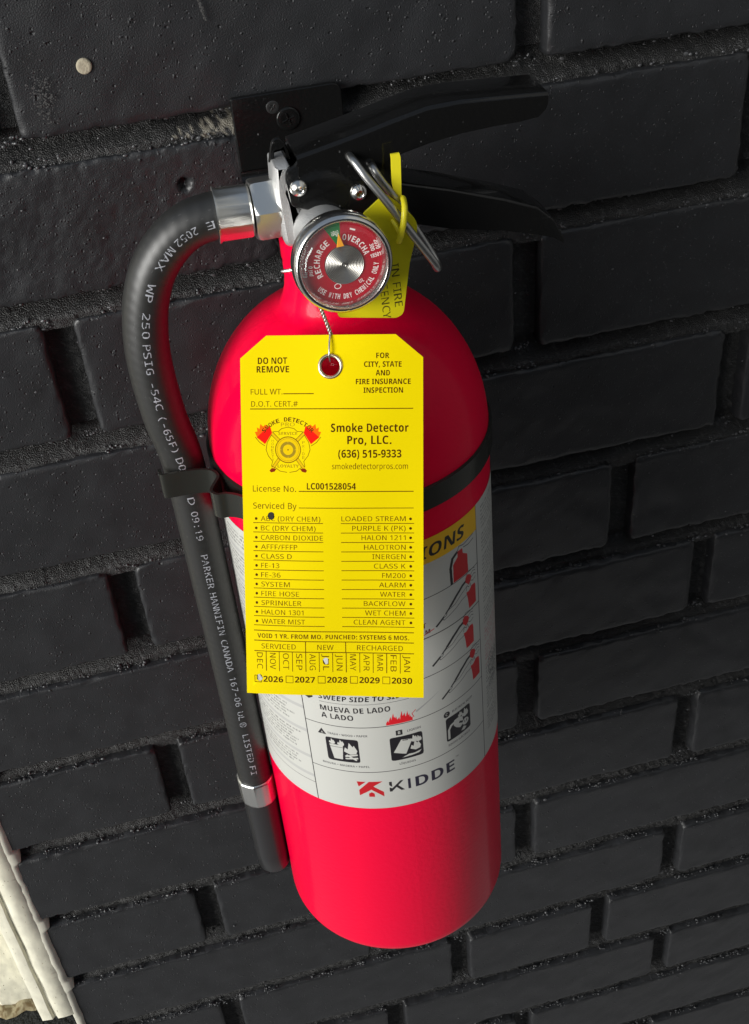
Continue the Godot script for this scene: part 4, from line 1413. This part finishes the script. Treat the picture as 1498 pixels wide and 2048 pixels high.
# a fire service badge: cross-shaped shield, round middle, two crossed flaming axes, words round it
func emblem(im: Image, c: Vector2, k: float) -> void:
	var line := Color(0.47, 0.33, 0.02)
	var gold := Color(0.62, 0.50, 0.06)
	# shield outline, one quarter arm turned four times
	for side in [-1.0, 1.0]:
		stroke(im, lpoly([-12.0 * side, 186.0, -70.0 * side, 176.0, -105.0 * side, 150.0, -142.0 * side, 134.0, -132.0 * side, 96.0, -168.0 * side, 50.0, -186.0 * side, 0.0, -176.0 * side, -60.0, -140.0 * side, -120.0, -120.0 * side, -150.0, -80.0 * side, -150.0, -52.0 * side, -174.0, 0.0, -186.0], c, k), 5.0 * k, line)
		# axe handle
		stroke(im, lpoly([-140.0 * side, -140.0, -74.0 * side, -76.0], c, k), 20.0 * k, Color(0.86, 0.70, 0.04))
		stroke(im, lpoly([-132.0 * side, -148.0, -66.0 * side, -84.0], c, k), 5.0 * k, line)
		stroke(im, lpoly([-148.0 * side, -130.0, -84.0 * side, -66.0], c, k), 5.0 * k, line)
		stroke(im, lpoly([74.0 * side, 74.0, 130.0 * side, 150.0], c, k), 18.0 * k, Color(0.86, 0.70, 0.04))
		stroke(im, lpoly([66.0 * side, 82.0, 122.0 * side, 156.0], c, k), 4.0 * k, line)
		stroke(im, lpoly([84.0 * side, 66.0, 140.0 * side, 144.0], c, k), 4.0 * k, line)
		fill(im, lpoly([100.0 * side, 158.0, 140.0 * side, 152.0, 160.0 * side, 172.0, 146.0 * side, 188.0, 116.0 * side, 180.0], c, k), Color(0.50, 0.16, 0.04))
		# burning axe head
		fill(im, lpoly([-150.0 * side, -198.0, -134.0 * side, -138.0, -194.0 * side, -46.0, -262.0 * side, -100.0, -272.0 * side, -132.0], c, k), Color(0.93, 0.10, 0.06))
		fill(im, lpoly([-154.0 * side, -186.0, -200.0 * side, -160.0, -262.0 * side, -104.0, -280.0 * side, -146.0, -258.0 * side, -150.0, -262.0 * side, -184.0, -240.0 * side, -172.0, -232.0 * side, -212.0, -208.0 * side, -190.0, -190.0 * side, -208.0, -176.0 * side, -192.0], c, k), Color(0.95, 0.40, 0.02))
		stroke(im, lpoly([-276.0 * side, -104.0, -240.0 * side, -60.0, -196.0 * side, -32.0], c, k), 5.0 * k, line)
	disc(im, c, 110.0 * k, line)
	disc(im, c, 103.0 * k, Color(0.88, 0.74, 0.02))
	stroke(im, arc(c, 92.0 * k, 0, TAU, 40), 2.5 * k, gold)
	for q in 4:
		stroke(im, arc(c, 55.0 * k, PI / 2 * q + 0.12, PI / 2 * q + PI / 2 - 0.12, 10), 24.0 * k, Color(0.60, 0.50, 0.12))
	disc(im, c, 6.0 * k, line)
	write_round(im, "SMOKE DETECTOR", c + Vector2(0, 20) * k, 270.0 * k, deg_to_rad(-52.0), deg_to_rad(52.0), 34.0 * k, Color(0.36, 0.20, 0.02), "b", false, 0.82)
	write(im, "PRO", c + Vector2(0, -208) * k, 30.0 * k, gold, "r", 116.0 * k, "c")
	write(im, "SERVICE", c + Vector2(0, -134) * k, 24.0 * k, gold, "b", 160.0 * k, "c")
	write(im, "LOYALTY", c + Vector2(0, 134) * k, 24.0 * k, gold, "b", 180.0 * k, "c")
	for i in 7:
		if i < 7:
			write(im, "HONESTY"[i], c + Vector2(-134 + 6.0 * absf(i - 3.0) * 0.3, -74 + 26.0 * i) * k, 20.0 * k, gold, "r", 20.0 * k, "c")
	for i in 5:
		write(im, "PRIDE"[i], c + Vector2(130, -60 + 31.0 * i) * k, 22.0 * k, gold, "r", (20.0 if i != 2 else 5.0) * k, "c")

# the paper's own gentle curl: sides bowed back, lower corners lifting
func curl(p: Vector2, z: float, w: float, h: float) -> Vector3:
	var u := p.x / w - 0.5
	var v := p.y / h
	var bow := -0.0050 * u * u + 0.0012 * sin(v * PI * 1.3 + 0.4) + 0.0022 * u * v * v + 0.0006 * sin(u * 7.0 + v * 4.0)
	return Vector3(p.x - w * 0.5, -p.y, z + bow)

func curl_tri(st: SurfaceTool, t: Array, z: float, w: float, h: float, depth: int) -> void:
	var l0: float = t[0].distance_squared_to(t[1])
	var l1: float = t[1].distance_squared_to(t[2])
	var l2: float = t[2].distance_squared_to(t[0])
	var longest := maxf(l0, maxf(l1, l2))
	if longest > 0.006 * 0.006:
		# halve the longest side; neighbours share it and halve it alike
		var k := 0 if l0 == longest else (1 if l1 == longest else 2)
		var a: Vector2 = t[k]
		var b: Vector2 = t[(k + 1) % 3]
		var c: Vector2 = t[(k + 2) % 3]
		var m := (a + b) * 0.5
		curl_tri(st, [a, m, c], z, w, h, depth)
		curl_tri(st, [m, b, c], z, w, h, depth)
		return
	for v in t:
		st.set_uv(Vector2(v.x / w, v.y / h))
		st.add_vertex(curl(v, z, w, h))

# paper outline cut into pieces round its punched holes, so that the holes are real
func tag_mesh(w: float, h: float, chamfer: Vector2, holes: Array, thick: float) -> ArrayMesh:
	var st := begin()
	st.set_smooth_group(-1)
	var cuts := [0.0]
	for k in holes.size() - 1:
		cuts.append((holes[k].z * 0.0 + holes[k].y + holes[k + 1].y) * 0.5)
	cuts.append(h)
	for k in holes.size():
		var a: float = cuts[k]
		var b: float = cuts[k + 1]
		var hx: float = holes[k].x
		var hy: float = holes[k].y
		var hr: float = holes[k].z
		for side in [-1, 1]:
			var poly := PackedVector2Array()
			poly.append(Vector2(hx, a))
			var ex := 0.0 if side < 0 else w
			if k == 0:
				poly.append(Vector2(ex - side * chamfer.x, a))
				poly.append(Vector2(ex, a + chamfer.y))
			else:
				poly.append(Vector2(ex, a))
			poly.append(Vector2(ex, b))
			poly.append(Vector2(hx, b))
			for j in 15:
				var an := PI * j / 14.0
				poly.append(Vector2(hx + side * hr * sin(an), hy + hr * cos(an)))
			var idx := Geometry2D.triangulate_polygon(poly)
			for z in [0.0, -thick]:
				st.set_smooth_group(1 if z == 0.0 else 2)
				for v in range(0, idx.size(), 3):
					curl_tri(st, [poly[idx[v]], poly[idx[v + 1]], poly[idx[v + 2]]], z, w, h, 4)
			st.set_smooth_group(-1)
			# cut edges of the paper
			for j in poly.size():
				var p := poly[j]
				var q := poly[(j + 1) % poly.size()]
				if (j == 0 and k > 0) or (p.x == hx and q.x == hx) or (p.y == b and q.y == b and k < holes.size() - 1):
					continue
				for j2 in 8:
					var pp := p.lerp(q, j2 / 8.0)
					var qq := p.lerp(q, (j2 + 1) / 8.0)
					uv_quad(st, [curl(pp, 0.0, w, h), curl(qq, 0.0, w, h), curl(qq, -thick, w, h), curl(pp, -thick, w, h)], [Vector2(pp.x / w, pp.y / h), Vector2(qq.x / w, qq.y / h), Vector2(qq.x / w, qq.y / h), Vector2(pp.x / w, pp.y / h)])
	return done(st)

func inspection_tag() -> void:
	var basis := Basis(TAG_X, TAG_Y, TAG_X.cross(TAG_Y)).orthonormalized()
	var t := thing("inspection_tag", "large yellow paper inspection tag with punched holes wired below the pressure gauge", "tag", Vector3(0.08654, -0.04009, 0.11188) + basis * Vector3(0, 0.0074, 0))
	t.basis = basis
	var card := printed(tag_print(), 0.7)
	card.metallic_specular = 0.15
	card.backlight_enabled = true
	card.backlight = Color(0.10, 0.08, 0.0)
	put("card", tag_mesh(0.0603, 0.1202, Vector2(0.0088, 0.0074), [Vector3(0.0302, 0.0102, 0.0031), Vector3(0.00973, 0.0594, 0.00128), Vector3(0.02747, 0.10834, 0.00115), Vector3(0.00462, 0.1146, 0.00115)], 0.0003), card, t)
	var brass := smat(Color(0.72, 0.60, 0.42), 0.28, 1.0)
	var ring := PackedVector2Array()
	for i in 17:
		var a := PI * i / 16.0 
		ring.append(Vector2(0.0036 + 0.00065 * cos(a), 0.0007 * sin(a)))
	ring.append(Vector2(0.00295, -0.0009))
	ring.insert(0, Vector2(0.0042, -0.0004))
	put("eyelet", lathe(ring, 40, Transform3D(Basis(Vector3.RIGHT, PI / 2), Vector3(0, -0.0102, 0.0010)), 1.5), brass, t)
	# tie wire: up over the top edge, then two strands twisted together to the gauge stem
	var wire := smat(Color(0.62, 0.60, 0.55), 0.35, 1.0)
	var inv := Transform3D(basis, t.position).affine_inverse()
	var a0 := PackedVector3Array([Vector3(-0.0003, -0.0085, -0.0004), Vector3(-0.0003, -0.0074, 0.0012), Vector3(-0.0002, -0.0060, 0.0021), Vector3(-0.0002, -0.0030, 0.0018), Vector3(0.0, 0.0005, 0.0008)])
	put("tie_wire", tube(smooth_path(a0, 6), 0.00032, 8), wire, t)
	var a1 := PackedVector3Array([Vector3(0.0007, -0.0074, -0.0010), Vector3(0.0006, -0.0040, -0.0010), Vector3(0.0004, 0.0005, -0.0003)])
	put("tie_wire", tube(smooth_path(a1, 6), 0.00032, 8), wire, t)
	var from := Vector3(0.0001, 0.0003, 0.0003)
	var to := inv * Vector3(0.0862, -0.0255, 0.1040)
	var axis := (to - from).normalized()
	var u := axis.cross(Vector3.BACK).normalized()
	var v := axis.cross(u)
	for s in 2:
		var pts := PackedVector3Array()
		for i in 61:
			var f := i / 60.0
			var an := f * 26.0 + PI * s
			pts.append(from.lerp(to, f) + (u * cos(an) + v * sin(an)) * 0.00040 + v * 0.0008 * sin(f * PI))
		pts.append(inv * Vector3(0.0890, -0.0190, 0.0985))
		put("tie_wire", tube(pts, 0.00034, 8), wire, t)

# ---------------------------------------------------------------- the small seal tag on the pull pin
func pin_tag() -> void:
	var im := blank(256, 384, Color(0.83, 0.79, 0.05))
	var ink := Color(0.26, 0.24, 0.05)
	var k := 8.0
	# drawn in millimetres from the tag's upper left corner, lines running down the tag
	write(im, "IN FIRE", Vector2(21.2, 30.0) * k, 2.6 * k, ink, "r", 14.5 * k, "c", PI / 2)
	write(im, "EMERGENCY", Vector2(16.8, 29.5) * k, 2.6 * k, ink, "r", 22.0 * k, "c", PI / 2)
	stroke(im, arc(Vector2(13.2, 8.0) * k, 1.7 * k, 0.6, 5.6, 16), 0.5 * k, ink)
	stroke(im, arc(Vector2(13.8, 10.4) * k, 1.3 * k, 0.6, 4.0, 12), 0.5 * k, ink)
	var yellow := printed(im, 0.45)
	yellow.backlight_enabled = true
	yellow.backlight = Color(0.10, 0.09, 0.0)
	var t := thing("pull_pin_tag", "small yellow plastic tag tied to the steel ring, tucked behind the pressure gauge", "tag", Vector3(0.1085, 0.0020, 0.0975))
	var pts := PackedVector2Array([Vector2(-0.0040, -0.0010), Vector2(-0.0170, -0.0330), Vector2(0.0030, -0.0370), Vector2(0.0055, -0.0360), Vector2(0.0090, -0.0200), Vector2(0.0130, -0.0090), Vector2(0.0128, -0.0060), Vector2(0.0090, -0.0010), Vector2(0.0035, 0.0040)])
	var poly := rounded(pts, [0.0005, 0.002, 0.001, 0.0015, 0.004, 0.002, 0.002, 0.003, 0.0015])
	var st := begin()
	st.set_smooth_group(-1)
	var idx := Geometry2D.triangulate_polygon(poly)
	for z in [0.0, -0.0006]:
		for v in idx:
			var q := poly[v]
			st.set_uv(Vector2((q.x + 0.0170) / 0.032, (0.004 - q.y) / 0.048))
			st.add_vertex(Vector3(q.x, q.y, z - 0.16 * q.y))
	for j in poly.size():
		var p := poly[j]
		var q := poly[(j + 1) % poly.size()]
		uv_quad(st, [Vector3(p.x, p.y, -0.16 * p.y), Vector3(q.x, q.y, -0.16 * q.y), Vector3(q.x, q.y, -0.16 * q.y - 0.0006), Vector3(p.x, p.y, -0.16 * p.y - 0.0006)], [Vector2.ZERO, Vector2.ZERO, Vector2.ZERO, Vector2.ZERO])
	put("card", done(st), yellow, t)
	var s := thing("tamper_seal", "bright yellow plastic seal strap threaded through the pull pin ring", "seal", Vector3(0.1160, -0.0005, 0.1000))
	var plastic := smat(Color(0.80, 0.70, 0.02), 0.4)
	plastic.backlight_enabled = true
	plastic.backlight = Color(0.12, 0.10, 0.0)
	var st2 := begin()
	var strip := []
	for v in [[0.0006, 0.0180, -0.0060, 0.0014], [0.0008, 0.0165, -0.0060, 0.0015], [0.0006, 0.0090, -0.0062, 0.0015], [0.0008, 0.0040, -0.0066, 0.0012], [0.0014, 0.0010, -0.0068, 0.0010]]:
		strip.append(PackedVector3Array([Vector3(v[0] - v[3], v[1], v[2]), Vector3(v[0] + v[3], v[1], v[2]), Vector3(v[0] + v[3], v[1], v[2] + 0.0009), Vector3(v[0] - v[3], v[1], v[2] + 0.0009)]))
	add_sweep(st2, strip, 0.6)
	put("strap", done(st2), plastic, s)
	put("loop", tube(smooth_path(PackedVector3Array([Vector3(0.0020, 0.0018, -0.0060), Vector3(0.0018, 0.0038, -0.0030), Vector3(0.0008, 0.0030, 0.0022), Vector3(-0.0002, -0.0010, 0.0038), Vector3(-0.0012, -0.0050, 0.0036), Vector3(-0.0022, -0.0080, 0.0030)]), 6), 0.0011, 10, 0.9, 0.7), plastic, s)
	put("loop", tube(smooth_path(PackedVector3Array([Vector3(-0.0012, -0.0055, 0.0030), Vector3(-0.0022, -0.0030, 0.0022), Vector3(-0.0030, -0.0012, 0.0)]), 6), 0.0008, 10, 0.9, 0.7), plastic, s)
